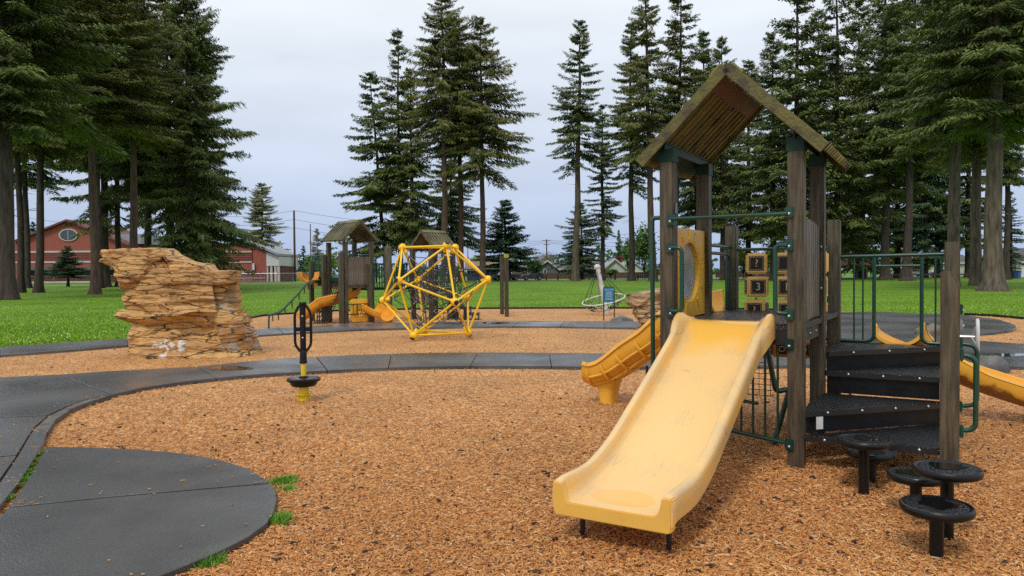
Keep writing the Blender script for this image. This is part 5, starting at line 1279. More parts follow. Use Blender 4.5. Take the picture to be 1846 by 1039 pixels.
# school hall, brick, with gable front
DS = 175.
def X(px, D): return (px-923)/FPX*D
def Z(px, py, D): return CAM_H+(hor(px)-py)*D/FPX
sh = thing('school_building', 'long red brick school hall with gabled front and oval window behind the left trees', 'building', (X(126, DS), DS, 0))
def bx(px): return X(px, DS)-X(126, DS)
def bz(py): return Z(126, py, DS)
w0, w1 = bx(-20), bx(262)
MB().extrude([(w0, -1), (w1, -1), (w1, bz(452)), (bx(232), bz(444)), (bx(126), bz(400)), (bx(30), bz(437)), (w0, bz(446))], (0, 10, 0), (1, 0, 0), (0, 0, 1), (0, -1, 0), 20).build('wall', M_brick, sh)
rf = MB()
for a, b_ in (((30, 436), (126, 398.5)), ((126, 398.5), (236, 444))):
    A = Vector((bx(a[0]), 9.6, bz(a[1])+.1)); B = Vector((bx(b_[0]), 9.6, bz(b_[1])+.1)); d = (B-A)/2; rf.obox((A+B)/2, d, (0, 10.6, 0), (0, 0, .22))
rf.build('roof', M_brickd, sh)
MB().box(bx(150), bx(245), 3, 20, bz(440), bz(422)).build('rear_roof_block', M_roofg, sh)
for z, h, mm in ((454, .22, M_cream), (472.5, .22, M_cream)): MB().box(w0, w1, -.14, -.02, bz(z)-h, bz(z)+h).build('string_course', mm, sh)
for k in range(5): MB().box(w0, w1, -.08, -.015, bz(457+3*k)-.13, bz(457+3*k)+.02).build('brick_band', M_brickd, sh)
ow = MB().lathe([(2.25, 0), (2.25, .25)], n=28, axis=(0, -1, 0)).build('window_frame', M_cream, sh, loc=(0, -.01, bz(424))); ow.scale = (1, 1, .66)
og = MB().lathe([(1.9, .25), (1.9, .3)], n=28, axis=(0, -1, 0)).build('pane', M_glass, sh, loc=(0, -.01, bz(424))); og.scale = (1, 1, .66)
MB().box(-.06, .06, -.36, -.3, bz(424)-1.2, bz(424)+1.2).build('mullion', M_cream, sh)
MB().box(bx(40), bx(215), -3, -.2, bz(487), bz(483)).build('canopy', M_teal, sh)
for k in range(14):
    x = bx(40)+k*(bx(215)-bx(40))/14; MB().box(x+.1, x+(bx(215)-bx(40))/14-.1, -.12, -.04, bz(500), bz(489)).build('window', M_dark, sh)
MB().box(bx(50), bx(205), -5, -4.6, -1, bz(507)).build('low_wall', M_cream, sh)
# second school wing
DW = 160.
sw = thing('school_wing', 'brick school wing with sloping grey roof and white columned entrance right of the climbing rock', 'building', (X(455, DW), DW, 0))
def cx_(px): return X(px, DW)-X(455, DW)
def cz_(py): return Z(455, py, DW)
MB().box(cx_(360), cx_(455), 0, 14, -1, cz_(441)).build('wall', M_brick, sw)
MB().extrude([(cx_(455), -1), (cx_(480), -1), (cx_(480), cz_(454)), (cx_(455), cz_(444))], (0, 7.2, 0), (1, 0, 0), (0, 0, 1), (0, -1, 0), 14).build('side_wall', M_brick, sw)
MB().extrude([(cx_(480.2), cz_(480)), (cx_(503), cz_(480)), (cx_(503), cz_(463)), (cx_(480.2), cz_(455))], (0, 7.2, 0), (1, 0, 0), (0, 0, 1), (0, -1, 0), 14).build('entrance_fascia', M_wht, sw)
MB().box(cx_(480.2), cx_(501), 2.5, 14, -1, cz_(481)).build('porch_wall', M_brickd, sw)
for px_ in (481, 488.5, 496, 501.5): MB().box(cx_(px_)-.25, cx_(px_)+.25, .3, .8, -1, cz_(480)).build('porch_column', M_cream, sw)
A = Vector((cx_(449), 7, cz_(438))); B = Vector((cx_(504), 7, cz_(462))); MB().obox((A+B)/2+Vector((0, 0, .25)), (B-A)/2, (0, 7.6, 0), (0, 0, .25)).build('roof', M_roofg, sw)
MB().box(cx_(355), cx_(452), -.4, 14, cz_(441), cz_(439)).build('roof', M_brickd, sw)
for z in (454, 472.5, 489): MB().box(cx_(360), cx_(455), -.14, -.02, cz_(z)-.16, cz_(z)+.16).build('string_course', M_cream, sw)
for k in range(5): MB().box(cx_(360), cx_(455), -.08, -.015, cz_(457+3*k)-.13, cz_(457+3*k)).build('brick_band', M_brickd, sw)
for k in range(4): MB().box(cx_(360), cx_(479), -.08, -.015, cz_(492+3*k)-.13, cz_(492+3*k)).build('brick_band', M_cream if k == 3 else M_brickd, sw)
MB().box(cx_(456), cx_(460), -.3, -.0, cz_(487), cz_(475)).build('wall_box', M_wht, sw)
MB().box(cx_(436), cx_(442), -.2, -.0, cz_(494), cz_(489)).build('sign_plate', M_wht, sw)
# chain link fence
def chain_fence(label, pts, h, gap=3.):
    f = thing('chain_link_fence', label, 'fence', pts[0]); o0 = Vector(pts[0]); wires = MB()
    pm = MB().tube([(0, 0, -.3), (0, 0, h+.05)], .035, 6).mesh('fence_post', M_steel, True)
    for a, b_ in zip(pts[:-1], pts[1:]):
        a = Vector(a)-o0; b_ = Vector(b_)-o0; L_ = (b_-a).length; n = max(1, int(L_/gap)); d = (b_-a)/L_
        for k in range(n+1): inst('fence_post', pm, f, a+(b_-a)*k/n)
        MB().tube([a+Vector((0, 0, h)), b_+Vector((0, 0, h))], .028, 6).build('top_rail', M_steel, f)
        k = 0.
        while k < L_:
            for s_ in (-1, 1):
                x0, x1 = (k, k+h) if s_ > 0 else (k+h, k)
                if max(x0, x1) <= L_: wires.obox((a+d*x0+a+d*x1+Vector((0, 0, h)))/2, (d*(x1-x0)+Vector((0, 0, h)))/2, Vector((-d.y, d.x, 0))*.004, Vector((0, 0, .006)))
            k += .22
    wires.build('wire_mesh', M_steel, f, kind='stuff'); return f
chain_fence('long low chain link fence in front of the brick school', [g(-30, 516), g(214, 512.5)], 1.6)
chain_fence('chain link fence beside the school wing entrance', [g(380, 509.5), g(500, 508.5), g(640, 507)], 1.8)
# poles
def pole(label, px, D, ytop, r=.14, cross=(), m=None, name='utility_pole', cat='utility pole'):
    t = thing(name, label, cat, at(px, D)); h = Z(px, ytop, D); mm = m or M_barkr
    MB().tube([(0, 0, -1), (0, 0, h)], [r, r*.7], 8).build('pole_shaft', mm, t, smooth=True)
    for (py, wd) in cross: MB().box(-wd, wd, -.08, .08, Z(px, py, D)-.09, Z(px, py, D)+.09).build('cross_arm', mm, t)
    return t
pole('tall brown utility pole left of the far playground tower', 532, 170, 380, .30)
pole('shorter thin utility pole right of the tall one by the far tower', 561, 230, 404, .2)
pole('short dark utility pole left of the tall one', 521, 240, 452, .2)
pole('utility pole with two cross arms above the grey house', 986, 230, 432, .25, ((434, 1.3), (441, 1.0)))
pole('slim reddish mast behind the climbing frame', 844, 240, 426, .16)
lp = pole('white light pole with round lamps beside the school wing', 507, 165, 434, .22, (), M_white, 'light_pole', 'light pole')
for py in (436, 459): MB().ball((-.3, -.2, Z(507, py, 165)), .42, 10).build('lamp', M_white, lp, smooth=True)
MB().box(-.7, .7, -.6, .6, -.5, Z(507, 500, 165)).build('pole_base_box', M_dark, lp)
def wire(px0, py0, px1, py1, D, sag=1.2, r=.035, lab=''):
    a = at(px0, D, Z(px0, py0, D)); b_ = at(px1, D, Z(px1, py1, D)); P = []
    for k in range(13):
        t = k/12; q_ = a*(1-t)+b_*t; q_.z -= sag*4*t*(1-t); P.append(q_)
    MB().tube(P, r, 4, cap=False).build('power_line', M_dark, label=lab, cat='cable', group='overhead power lines')
for k, (y0, y1) in enumerate(((380, 392), (396, 408), (411, 421))):
    wire(532, y0, 860, y1+14, 175, lab=['topmost', 'middle', 'lowest'][k]+' cable running right from the tall utility pole')
    wire(532, y0, 330, y0+4, 175, lab=['topmost', 'middle', 'lowest'][k]+' cable running left from the tall utility pole')
wire(20, 385, 200, 400, 190, lab='upper cable in the sky above the school gable')
wire(0, 400, 150, 406, 190, .8, lab='lower cable in the sky above the school gable')
for k, y in enumerate((416, 427, 438)):
    wire(986, 434+k*2, 1200, y, 230, lab=['highest', 'middle', 'bottom'][k]+' cable running right from the cross arm pole')
    wire(986, 434+k*2, 840, y+3, 230, lab=['highest', 'middle', 'bottom'][k]+' cable running left from the cross arm pole')
# houses
def house(label, pxl, pxr, pybase, pyeave, pyridge, D, wall, roofm, kind='side', depth=9, windows=(), door=None, over=.5, gab=None, trim=M_wht):
    pm_ = (pxl+pxr)/2; t = thing('house', label, 'house', at(pm_, D)); x0, x1 = X(pxl, D)-X(pm_, D), X(pxr, D)-X(pm_, D)
    ze, zr, zb = Z(pm_, pyeave, D), Z(pm_, pyridge, D), -1.5
    if kind == 'side':
        MB().extrude([(0, zb), (depth, zb), (depth, ze), (depth/2, zr-.15), (0, ze)], (0, 0, 0), (0, 1, 0), (0, 0, 1), (1, 0, 0), x1-x0).build('wall', wall, t)
        mb = MB()
        for s_ in (-1, 1):
            A = Vector((0, depth/2, zr)); B = Vector((0, depth/2+s_*(depth/2+over), ze-(zr-ze)*over/(depth/2))); nn_ = Vector((0, 0, 1))
            mb.obox((A+B)/2, (B-A)/2, ((x1-x0)/2+over, 0, 0), (0, 0, .12))
        mb.build('roof', roofm, t)
        MB().box(x0-over, x1+over, -over-.12, -over-.02, ze-(zr-ze)*over/(depth/2)-.18, ze-(zr-ze)*over/(depth/2)+.1).build('gutter', trim, t)
    else:
        MB().extrude([(x0, zb), (x1, zb), (x1, ze), ((x0+x1)/2, zr-.15), (x0, ze)], (0, depth/2, 0), (1, 0, 0), (0, 0, 1), (0, -1, 0), depth).build('wall', wall, t)
        mb = MB(); tb = MB()
        for s_ in (-1, 1):
            A = Vector(((x0+x1)/2, depth/2, zr)); B = Vector(((x0+x1)/2+s_*((x1-x0)/2+over), depth/2, ze-(zr-ze)*over/((x1-x0)/2)))
            mb.obox((A+B)/2, (B-A)/2, (0, depth/2+over, 0), (0, 0, .12)); tb.obox((A+B)/2+Vector((0, -depth/2-over-.06, -.05)), (B-A)/2, (0, .05, 0), (0, 0, .2))
        mb.build('roof', roofm, t); tb.build('barge_board', trim, t)
    for (a, b_, y0, y1) in windows:
        xa, xb = X(a, D)-X(pm_, D), X(b_, D)-X(pm_, D); za, zb_ = Z(pm_, y1, D), Z(pm_, y0, D)
        fr_ = MB().box(xa-.14, xb+.14, -.10, -.01, za-.14, zb_+.14).build('window', trim, t)
        MB().box(xa, xb, -.14, -.1, za, zb_).build('pane', M_glass, fr_)
    if door:
        a, b_, y0, y1, mm = door; MB().box(X(a, D)-X(pm_, D), X(b_, D)-X(pm_, D), -.12, -.01, Z(pm_, y1, D), Z(pm_, y0, D)).build('door', mm, t)
    return t
house('blue bungalow with tan roof behind the climbing frame', 842, 922, 506, 484.5, 471.5, 150, M_bsid, M_shingb, 'side', 9, ((849, 860, 487, 493), (884, 895, 487, 496), (904, 914, 488, 498)), (865, 869, 487, 503, M_wht))
house('low grey house with white window between the blue bungalow and the spring tree', 924, 966, 506, 481, 472, 175, M_gsid, M_shing, 'side', 9, ((938, 945, 486, 491), (952, 962, 488, 492)))
house('grey house with a white trimmed gable behind the brown fence', 968, 1006, 506, 484, 470, 172, M_gsid, M_shing, 'gable', 10, ((981, 985, 486, 492),))
house('grey house wing with bright white double window', 1000, 1045, 506, 484, 473, 176, M_gsid, M_shing, 'side', 9, ((1012, 1016, 485, 494), (1017.5, 1022, 485, 494)))
house('grey house partly hidden by the dark fir', 1046, 1086, 506, 483, 471, 178, M_gsid, M_shing, 'side', 9, ((1050, 1056, 485, 492), (1064, 1070, 484, 493)))
house('white gabled house right of the tilted spinner pole', 1088, 1130, 506, 485, 467, 182, M_wht, M_roofg, 'gable', 10, ())
house('pale blue white house with large grey gable near the second trunk', 1116, 1160, 506, 484, 469, 190, M_wht, M_roofg, 'gable', 10, ((1122, 1128, 484, 490),))
house('long low tan house behind the right trees', 1440, 1500, 500, 478, 468, 185, mat('tan_siding', (.34, .29, .22), (.28, .24, .18), .7, 1), M_shingb, 'side', 9, ((1455, 1464, 482, 489),))
house('pale house with grey roof behind the parked white cars', 1675, 1752, 500, 473, 460, 178, mat('pale_siding', (.46, .45, .40), (.38, .37, .33), .7, 1), M_shing, 'side', 9, ((1690, 1697, 476, 484), (1712, 1720, 476, 484)), (1703, 1708, 476, 493, M_wht))
gh = house('white garage house with grey roof at the right edge', 1832, 1930, 500, 470, 447, 128, M_wht, M_shing, 'side', 10, ())
MB().box(X(1838, 128)-X(1881, 128), X(1872, 128)-X(1881, 128), -.1, -.02, -1, Z(1881, 473, 128)).build('garage_door', mat('garage_door_white', (.74, .74, .73), (.7, .7, .7), .5, 2), gh)
for k in range(4):
    x = X(1840+8*k, 128)-X(1881, 128); MB().box(x, x+.6, -.14, -.1, Z(1881, 478, 128), Z(1881, 475.6, 128)).build('garage_window', M_glass, gh)
# picnic shelter
t = thing('picnic_shelter', 'small tan roofed picnic shelter seen through the guard rail', 'shelter', at(1530, 120)); s_ = 120/FPX
MB().extrude([(-2.9, 0), (2.9, 0), (.6, 1.1), (-.6, 1.1)], (0, 0, Z(1530, 479, 120)), (1, 0, 0), (0, 0, 1), (0, -1, 0), 4).build('roof', M_shingb, t)
for x in (-2.3, 2.1):
    for y in (-1.6, 1.6): MB().box(x-.15, x+.15, y-.15, y+.15, -.5, Z(1530, 478, 120)).build('shelter_post', M_fence, t)
# brown fences
def plank_fence(label, pts, h, m=M_fence, step=.42):
    f = thing('wooden_fence', label, 'fence', pts[0]); o0 = Vector(pts[0]); mb = MB(); rl = MB()
    for a, b_ in zip(pts[:-1], pts[1:]):
        a = Vector(a)-o0; b_ = Vector(b_)-o0; L_ = (b_-a).length; d = (b_-a)/L_; k = 0.; nr_ = Vector((-d.y, d.x, 0))
        while k < L_:
            mb.obox(a+d*(k+step/2)+Vector((0, 0, (h-.5)/2)), d*(step*.46), nr_*(.02+.01*random.random()), (0, 0, (h+.5)/2+random.uniform(-.02, .02))); k += step
        for z in (.4, h-.3): rl.obox((a+b_)/2+nr_*.06+Vector((0, 0, z)), d*L_/2, nr_*.03, (0, 0, .06))
    mb.build('fence_board', m, f, kind='stuff'); rl.build('fence_rail', m, f); return f
plank_fence('long brown board fence behind the parked dark cars', [at(920, 168), at(1185, 168)], 1.35)
plank_fence('brown board fence glimpsed behind the right trees', [at(1290, 168), at(1500, 165)], 1.4)
plank_fence('short tan fence beside the white garage', [at(1806, 140), at(1834, 140)], 1.9, mat('tan_fence', (.30, .22, .10), (.24, .17, .08), .8, 2))
# road strip beyond the lawn
flat([at(-700, 150, 0), at(2300, 140, 0), at(2300, 158, 0), at(-700, 166, 0)], .006, 'road', M_asph, kind='structure', label='grey street along the far side of the lawn')
# bollards
bm_ = MB().box(-.15, .15, -.15, .15, -.3, .95).mesh('bollard', M_fence, bevel=.02)
for k, px_ in enumerate((970, 985, 1006, 1028, 1062, 1109, 1150, 1205, 1255)):
    o = inst('wooden_bollard', bm_, None, at(px_, 140, 0)); tag(o, 'short brown wooden bollard on the lawn edge, number %s' % k, 'bollard', 'wooden bollards along the street')
    o['label'] = ['short wooden bollard just right of the dark parked car', 'short wooden bollard in front of the brown fence, second from the car', 'short wooden bollard below the white double window', 'short wooden bollard left of the leaning fir trunk', 'short wooden bollard left of the black parked car', 'short wooden bollard under the white gabled house', 'short wooden bollard left of the twin fir trunks', 'short wooden bollard hidden by the front tower post', 'short wooden bollard furthest right in the row'][k]
rf_ = thing('rail_fence', 'low dark wooden rail barrier in front of the white cars at the right', 'barrier', at(1600, 118))
for k in range(9): x = X(1600+21*k, 118)-X(1600, 118); MB().box(x-.13, x+.13, -.13, .13, -.3, .95).build('rail_post', M_fence, rf_)
MB().box(-.3, X(1770, 118)-X(1600, 118), -.06, .06, .55, .75).build('rail', M_fence, rf_)
# cars
def car(label, px, D, m, L_=4.6, H=1.5, rz=0., kind='suv', z=0.):
    t = thing('parked_car', label, 'car', at(px, D, z), rz); h = L_/2
    if kind == 'suv': P = [(-h, .35), (-h, .85), (-h+.15, .98), (-h+1.15, 1.05), (-h+1.75, H-.04), (-h+2.2, H), (h-.75, H-.02), (h-.12, 1.05), (h-.02, .9), (h, .35)]; Wn = [(-h+1.28, 1.05), (-h+1.82, H-.1), (-h+2.2, H-.07), (h-.8, H-.09), (h-.3, 1.05)]
    elif kind == 'pickup': P = [(-h, .45), (-h, 1.05), (-h+1.2, 1.12), (-h+1.7, H), (-h+3.1, H), (-h+3.3, 1.15), (h, 1.12), (h, .45)]; Wn = [(-h+1.35, 1.14), (-h+1.78, H-.1), (-h+3.0, H-.1), (-h+3.1, 1.14)]
    else: P = [(-h, .3), (-h, .7), (-h+.2, .82), (-h+1.25, .92), (-h+1.95, H), (h-1.75, H), (h-.85, .98), (h-.08, .9), (h, .35)]; Wn = [(-h+1.4, .93), (-h+2.0, H-.07), (h-1.8, H-.07), (h-1.1, .97)]
    mb = MB(); n = len(P)
    rings = [[(x, y*s, z_) for x, z_ in P] for y, s in ((-.88, .96), (-.92, 1), (.92, 1), (.88, .96))]
    rings = [[(x*.985, -.90 + .06*(max(0, z_-.95)), z_) for x, z_ in P], [(x, -.80, z_) for x, z_ in P], [(x, .80, z_) for x, z_ in P], [(x*.985, .90-.06*(max(0, z_-.95)), z_) for x, z_ in P]]
    mb.loft(rings); mb.build('body', m, t, bevel=.03, smooth=True)
    for s_ in (-1, 1): MB().extrude(Wn, (0, s_*.885, 0), (1, 0, 0), (0, 0, 1), (0, 1, 0), .02).build('side_window', M_glass, t)
    wm = MB().lathe([(.20, -.02), (.33, 0), (.345, .05), (.345, .17), (.33, .22), (.20, .24)], n=18, axis=(0, 1, 0)).mesh('wheel', M_black, True)
    hm = MB().lathe([(.20, -.03), (.04, -.05)], n=12, axis=(0, 1, 0)).mesh('rim', M_steel, True)
    for x in (-h+.85, h-.9):
        for y in (-.93, .72): w_ = inst('wheel', wm, t, (x, y, .345)); inst('rim', hm, w_, (0, 0 if y < 0 else .27, 0))
    for s_ in (-.6, .6): MB().box(-h-.02, -h+.1, s_-.2, s_+.2, .66, .80).build('headlight', M_steel, t)
    MB().box(-h-.04, -h+.2, -.85, .85, .36, .52).build('bumper', M_black, t)
    return t
Cdk = mat('dark_grey_paint', (.035, .037, .045), (.03, .03, .036), .25, 2, coat=.6); Cbk = mat('black_car_paint', (.012, .012, .014), (.01, .01, .012), .2, 2, coat=.6)
Cw = mat('white_car_paint', (.62, .63, .65), (.58, .6, .62), .25, 2, coat=.5); Cs = mat('silver_blue_paint', (.30, .38, .46), (.26, .33, .42), .25, 2, coat=.5)
car('dark grey hatchback parked in front of the brown fence', 960.5, 146, Cdk, 4.4, 1.45, .1)
car('black car with tinted windows parked left of the tilted spinner', 1066, 158, Cbk, 4.5, 1.55, -.05)
car('black pickup truck parked before the blue bungalow', 912, 143, Cbk, 5.4, 1.75, .3, 'pickup')
car('white sedan parked between the two dark right trunks', 1646, 150, Cw, 4.8, 1.45, 0, 'sedan')
car('pale blue silver sedan parked right of the white one', 1690, 150, Cs, 4.8, 1.45, 0, 'sedan')
car('white car mostly hidden behind the left dark trunk', 1622, 152, Cw, 4.6, 1.4, 0, 'sedan')
# trash bins
def bin_(label, px, m): 
    t = thing('wheelie_bin', label, 'trash bin', at(px, 112)); MB().extrude([(-.26, 0), (.26, 0), (.34, 1.05), (-.34, 1.05)], (0, 0, .02), (1, 0, 0), (0, 0, 1), (0, -1, 0), .6).build('bin_body', m, t, bevel=.03)
    MB().box(-.37, .37, -.36, .36, 1.06, 1.15).build('lid', m, t, bevel=.02)
    for s_ in (-.22, .22): MB().lathe([(.12, -.03), (.12, .03)], (s_, .3, .12), 10, (1, 0, 0)).build('wheel', M_black, t)
bin_('dark blue wheelie bin beside the tan fence', 1829, mat('navy_plastic', (.02, .04, .12), (.02, .03, .1), .5, 3)); bin_('bright blue wheelie bin in front of the garage', 1835, mat('blue_plastic', (.03, .10, .40), (.03, .08, .34), .5, 3))
# tiny far playground by the school
t = thing('toddler_play_set', 'tiny yellow and green play set beyond the fence near the school', 'play structure', g(545, 505.5)); 
for x in (-.9, .9):
    for y in (-.7, .7): MB().box(x-.09, x+.09, y-.09, y+.09, 0, 2.9).build('post', M_lime if False else M_green, t)
MB().box(-1, 1, -.8, .8, 1.1, 1.25).build('deck', M_green, t)
MB().box(-.9, .1, -.85, -.75, 1.3, 2.2).build('panel', M_yelf, t)
MB().extrude([(0, 0), (.5, 0), (2.4, -1.0), (2.4, -1.2), (.4, -.2), (0, -.2)], (-.9, 0, 1.3), (-1, 0, 0), (0, 0, 1), (0, 1, 0), .8).build('slide', M_yelf, t)
MB().box(1.6, 2.5, -.3, .3, .2, 2.1).build('yellow_panel', M_yelf, t)

# ------------------------------------------------------------------ trees
def conifer_np(seed, H, Rm, n_br, ns, reps, hwid, droop, rag, power, up0=.45):
    """crown from z=0 to H: limbs in loose whorls, each a flat drooping frond of thin needle sprays"""
    r = np.random.default_rng(seed); Vs, Ts = [], []; lb = MB()
    ph = r.uniform(0, 6)
    tb = np.sort(r.uniform(0, 1, n_br)); tb = np.round(tb*n_br/4.5)/(n_br/4.5)*.45 + tb*.55     # loose whorls
    for b in range(n_br):
        t = min(.985, tb[b] + r.normal(0, .006)); t = max(0, t)
        z = H*t; az = r.uniform(0, 2*PI)
        env = (1-t)**power*(1-.42*max(0, .16-t)/.16)
        L = Rm*env*r.uniform(1-rag, 1.08) + .35
        f_ = .5*math.sin(2*az+.55*z+ph)+.5*math.sin(3*az-.8*z+1.7*ph); L *= 1+(.30 if droop > .15 else .08)*f_
        if f_ < -.6 and r.random() < .55: continue
        q = r.random()
        if q < .06: L *= 1.28
        elif q < .12: L *= .45
        up = up0*t**1.3 - droop*(1-t)*r.uniform(.3, 1.6) + r.normal(0, .09)
        da = np.array([math.cos(az), math.sin(az)]); na = np.array([-da[1], da[0]]); bend = r.normal(0, .12)
        k = max(5, int(ns*(.3+.7*L/Rm)))
        tone = r.uniform(.75, 1.22)
        def cpos(s):
            return np.stack([da[0]*L*s+na[0]*bend*L*s*s, da[1]*L*s+na[1]*bend*L*s*s, z+L*(up*s-.30*droop*s*s+.22*np.maximum(0, s-.65))], -1)
        P_ = [Vector(cpos(np.array(s))) for s in (0, .5, .95)]
        if b % 2 == 0: lb.tube(P_, [max(.025, .075*(1-t)), .025, .010], 4, cap=False)
        wprof = lambda s: (1.02-s)**.6*np.minimum(1, s*3.5+.2)          # frond is broadest at a third of its length
        for side in (-1, 1):
            for rep in range(reps):
                s = np.sort(r.uniform(.08, 1, k)); a = side*r.uniform(.45, 1.15, k)
                ln = (.20+.34*L*wprof(s))*r.uniform(.55, 1.15, k); ln = np.clip(ln, .22, 2.0)
                # start the spray part of the way out so long side shoots stay thin lines of needles
                off = r.uniform(0, .65, k)*ln; sl = ln*r.uniform(.32, .6, k)
                dx = da[0]*np.cos(a)-da[1]*np.sin(a); dy = da[0]*np.sin(a)+da[1]*np.cos(a); dz = -.10-droop*.5*r.uniform(0, 1.2, k)
                B = cpos(s); B += r.normal(0, .09, (k, 3))
                B = B + np.stack([dx, dy, dz], 1)*off[:, None]
                hang = r.uniform(0, .7, k)*(.6+droop)
                T = B + np.stack([dx, dy, dz-hang*1.25], 1)*sl[:, None]; M_ = B*.55+T*.45
                w_ = hwid*r.uniform(.55, 1.3, k); roll = r.uniform(-1.1, 1.1, k)
                Pp = np.stack([-dy*np.cos(roll), dx*np.cos(roll), np.sin(roll)], 1)*w_[:, None]
                Vs.append(np.stack([B, M_+Pp, T, M_-Pp], 1).reshape(-1, 3)); Ts.append(np.repeat(np.clip(tone*r.uniform(.7, 1.3, k)*(1+.18*(s > .8)), .4, 1.7), 4))
    k = 60; a = r.uniform(0, 2*PI, k); zt = H*(1-.05*r.uniform(0, 1, k)); ln = .2+(H-zt)*.4
    B = np.stack([0*a, 0*a, zt], 1); T = B+np.stack([np.cos(a)*ln, np.sin(a)*ln, ln*.5], 1); M_ = (B+T)/2; Pp = np.stack([-np.sin(a), np.cos(a), 0*a], 1)*hwid*.7
    Vs.append(np.stack([B, M_+Pp, T, M_-Pp], 1).reshape(-1, 3)); Ts.append(np.ones(k*4))
    V = np.concatenate(Vs); T = np.concatenate(Ts)
    return V, T, lb
# crown stocks: (height, radius) and texture; meshes are shared between trees of like proportions
STOCK = {'broad': [(26, 9.5), (24, 9.0)], 'mid': [(28, 7.0), (27, 6.6), (29, 6.8)], 'slim': [(28, 4.9), (27, 4.6), (29, 5.0)], 'narrow': [(30, 3.7), (31, 3.9)], 'spruce': [(13, 4.6)], 'dense': [(34, 9.0), (32, 8.6)]}
SP = {'broad': dict(n_br=225, ns=44, reps=4, hwid=.082, droop=.34, rag=.42, power=.62), 'mid': dict(n_br=205, ns=38, reps=4, hwid=.082, droop=.28, rag=.50, power=.68),
      'slim': dict(n_br=185, ns=31, reps=4, hwid=.08, droop=.28, rag=.52, power=.72), 'narrow': dict(n_br=180, ns=26, reps=4, hwid=.08, droop=.3, rag=.5, power=.72),
      'spruce': dict(n_br=240, ns=26, reps=3, hwid=.10, droop=.10, rag=.28, power=.88), 'dense': dict(n_br=330, ns=50, reps=4, hwid=.075, droop=.36, rag=.42, power=.55)}
_st = {}
def stock(kind, i):
    i %= len(STOCK[kind])
    if (kind, i) not in _st:
        H0, R0 = STOCK[kind][i]; V, T, lb = conifer_np(100+i*7+len(kind)*13, H0, R0, **SP[kind])
        me = np_mesh('crown', V, np.arange(len(V)).reshape(-1, 4), None, np.stack([T*1.03, T, T*.92], 1)); me.materials.append(M_fir)
        _st[(kind, i)] = (me, lb.mesh('limbs', M_bark), H0, R0)
    return _st[(kind, i)]
def tree_dressed(name, label, base, H, Rm, cb, r0, m, bark, seed, lean=(0, 0), dead=10, flare=1.5, kind=None):
    t = thing(name, label, 'tree', base)
    Hc = H*(1-cb); ratio = Hc/Rm
    if kind is None: kind = 'broad' if ratio < 3.3 else 'mid' if ratio < 4.8 else 'slim' if ratio < 6.6 else 'narrow'
    me, lm, H0, R0 = stock(kind, seed)
    for nm, me_ in (('crown', me), ('limbs', lm)):
        o = inst(nm, me_, t, (0, 0, H*cb), (0, 0, seed*1.7), (Rm/R0, Rm/R0, Hc/H0))
        ms = o.material_slots[0]; ms.link = 'OBJECT'; ms.material = m if nm == 'crown' else bark
        if nm == 'limbs': o['kind'] = 'stuff'
    t.rotation_euler = (math.atan2(lean[1], H), math.atan2(lean[0], H), 0)
    mb = MB(); zs = [-.5, 0, .25, .7, 1.6] + [H*k for k in (.1, .18, .3, .45, .6, .75, .88, .97)]; zs = sorted(zs)
    n = 20; rings = []
    for z in zs:
        rr_ = r0*flare if z <= 0 else r0*(1+(flare-1)*math.exp(-z/.6))*(1-z/H)**.75+.02
        fl = .13*math.exp(-max(z, 0)/.9); cx_0 = .10*math.sin(z*.35+seed)*min(1, z/4)
        rings.append([(cx_0+math.cos(a)*rr_*q, math.sin(a)*rr_*q, z) for a in [2*PI*k/n for k in range(n)] for q in [1+fl*math.sin(5*a+seed)+fl*.7*math.sin(3*a+2*seed)+.03*math.sin(9*a+z*3)]])
    mb.loft(rings); mb.build('trunk', bark, t, smooth=True)
    lb = MB(); rr = random.Random(seed)
    for k in range(dead):
        z = H*cb*rr.uniform(.4, 1.0); az = rr.uniform(0, 2*PI); L = rr.uniform(.4, 2.2); d = Vector((math.cos(az), math.sin(az), rr.uniform(-.35, .05))); a = Vector((0, 0, z))
        lb.tube([a, a+d*L*.5, a+d*L], [.035, .02, .006], 4, cap=False)
    if dead: lb.build('dead_limbs', bark, t, kind='stuff')
    return t
def fir(label, px, py, ytop, hw, ycb, tw_px, m=M_fir, bark=M_bark, seed=1, D=None, xtop=None, **k):
    D = D or min(150, g(px, py).y); H = Z(px, ytop, D); cb = max(.02, Z(px, ycb, D)/H); Rm = hw*1.16*D/FPX
    lean = ((xtop-px)*D/FPX, 0) if xtop is not None else (0, 0)
    base = at(px, D, 0)
    nm = k.pop('name', 'fir_tree'); k = {a: b for a, b in k.items() if a in ('dead', 'flare', 'kind')}
    if nm == 'spruce_tree': k.setdefault('kind', 'spruce')
    if D < 92 and hw > 80: k.setdefault('kind', 'dense')
    return tree_dressed(nm, label, base, H, Rm, cb, tw_px*D/FPX/2, m, bark, seed, lean, **k)
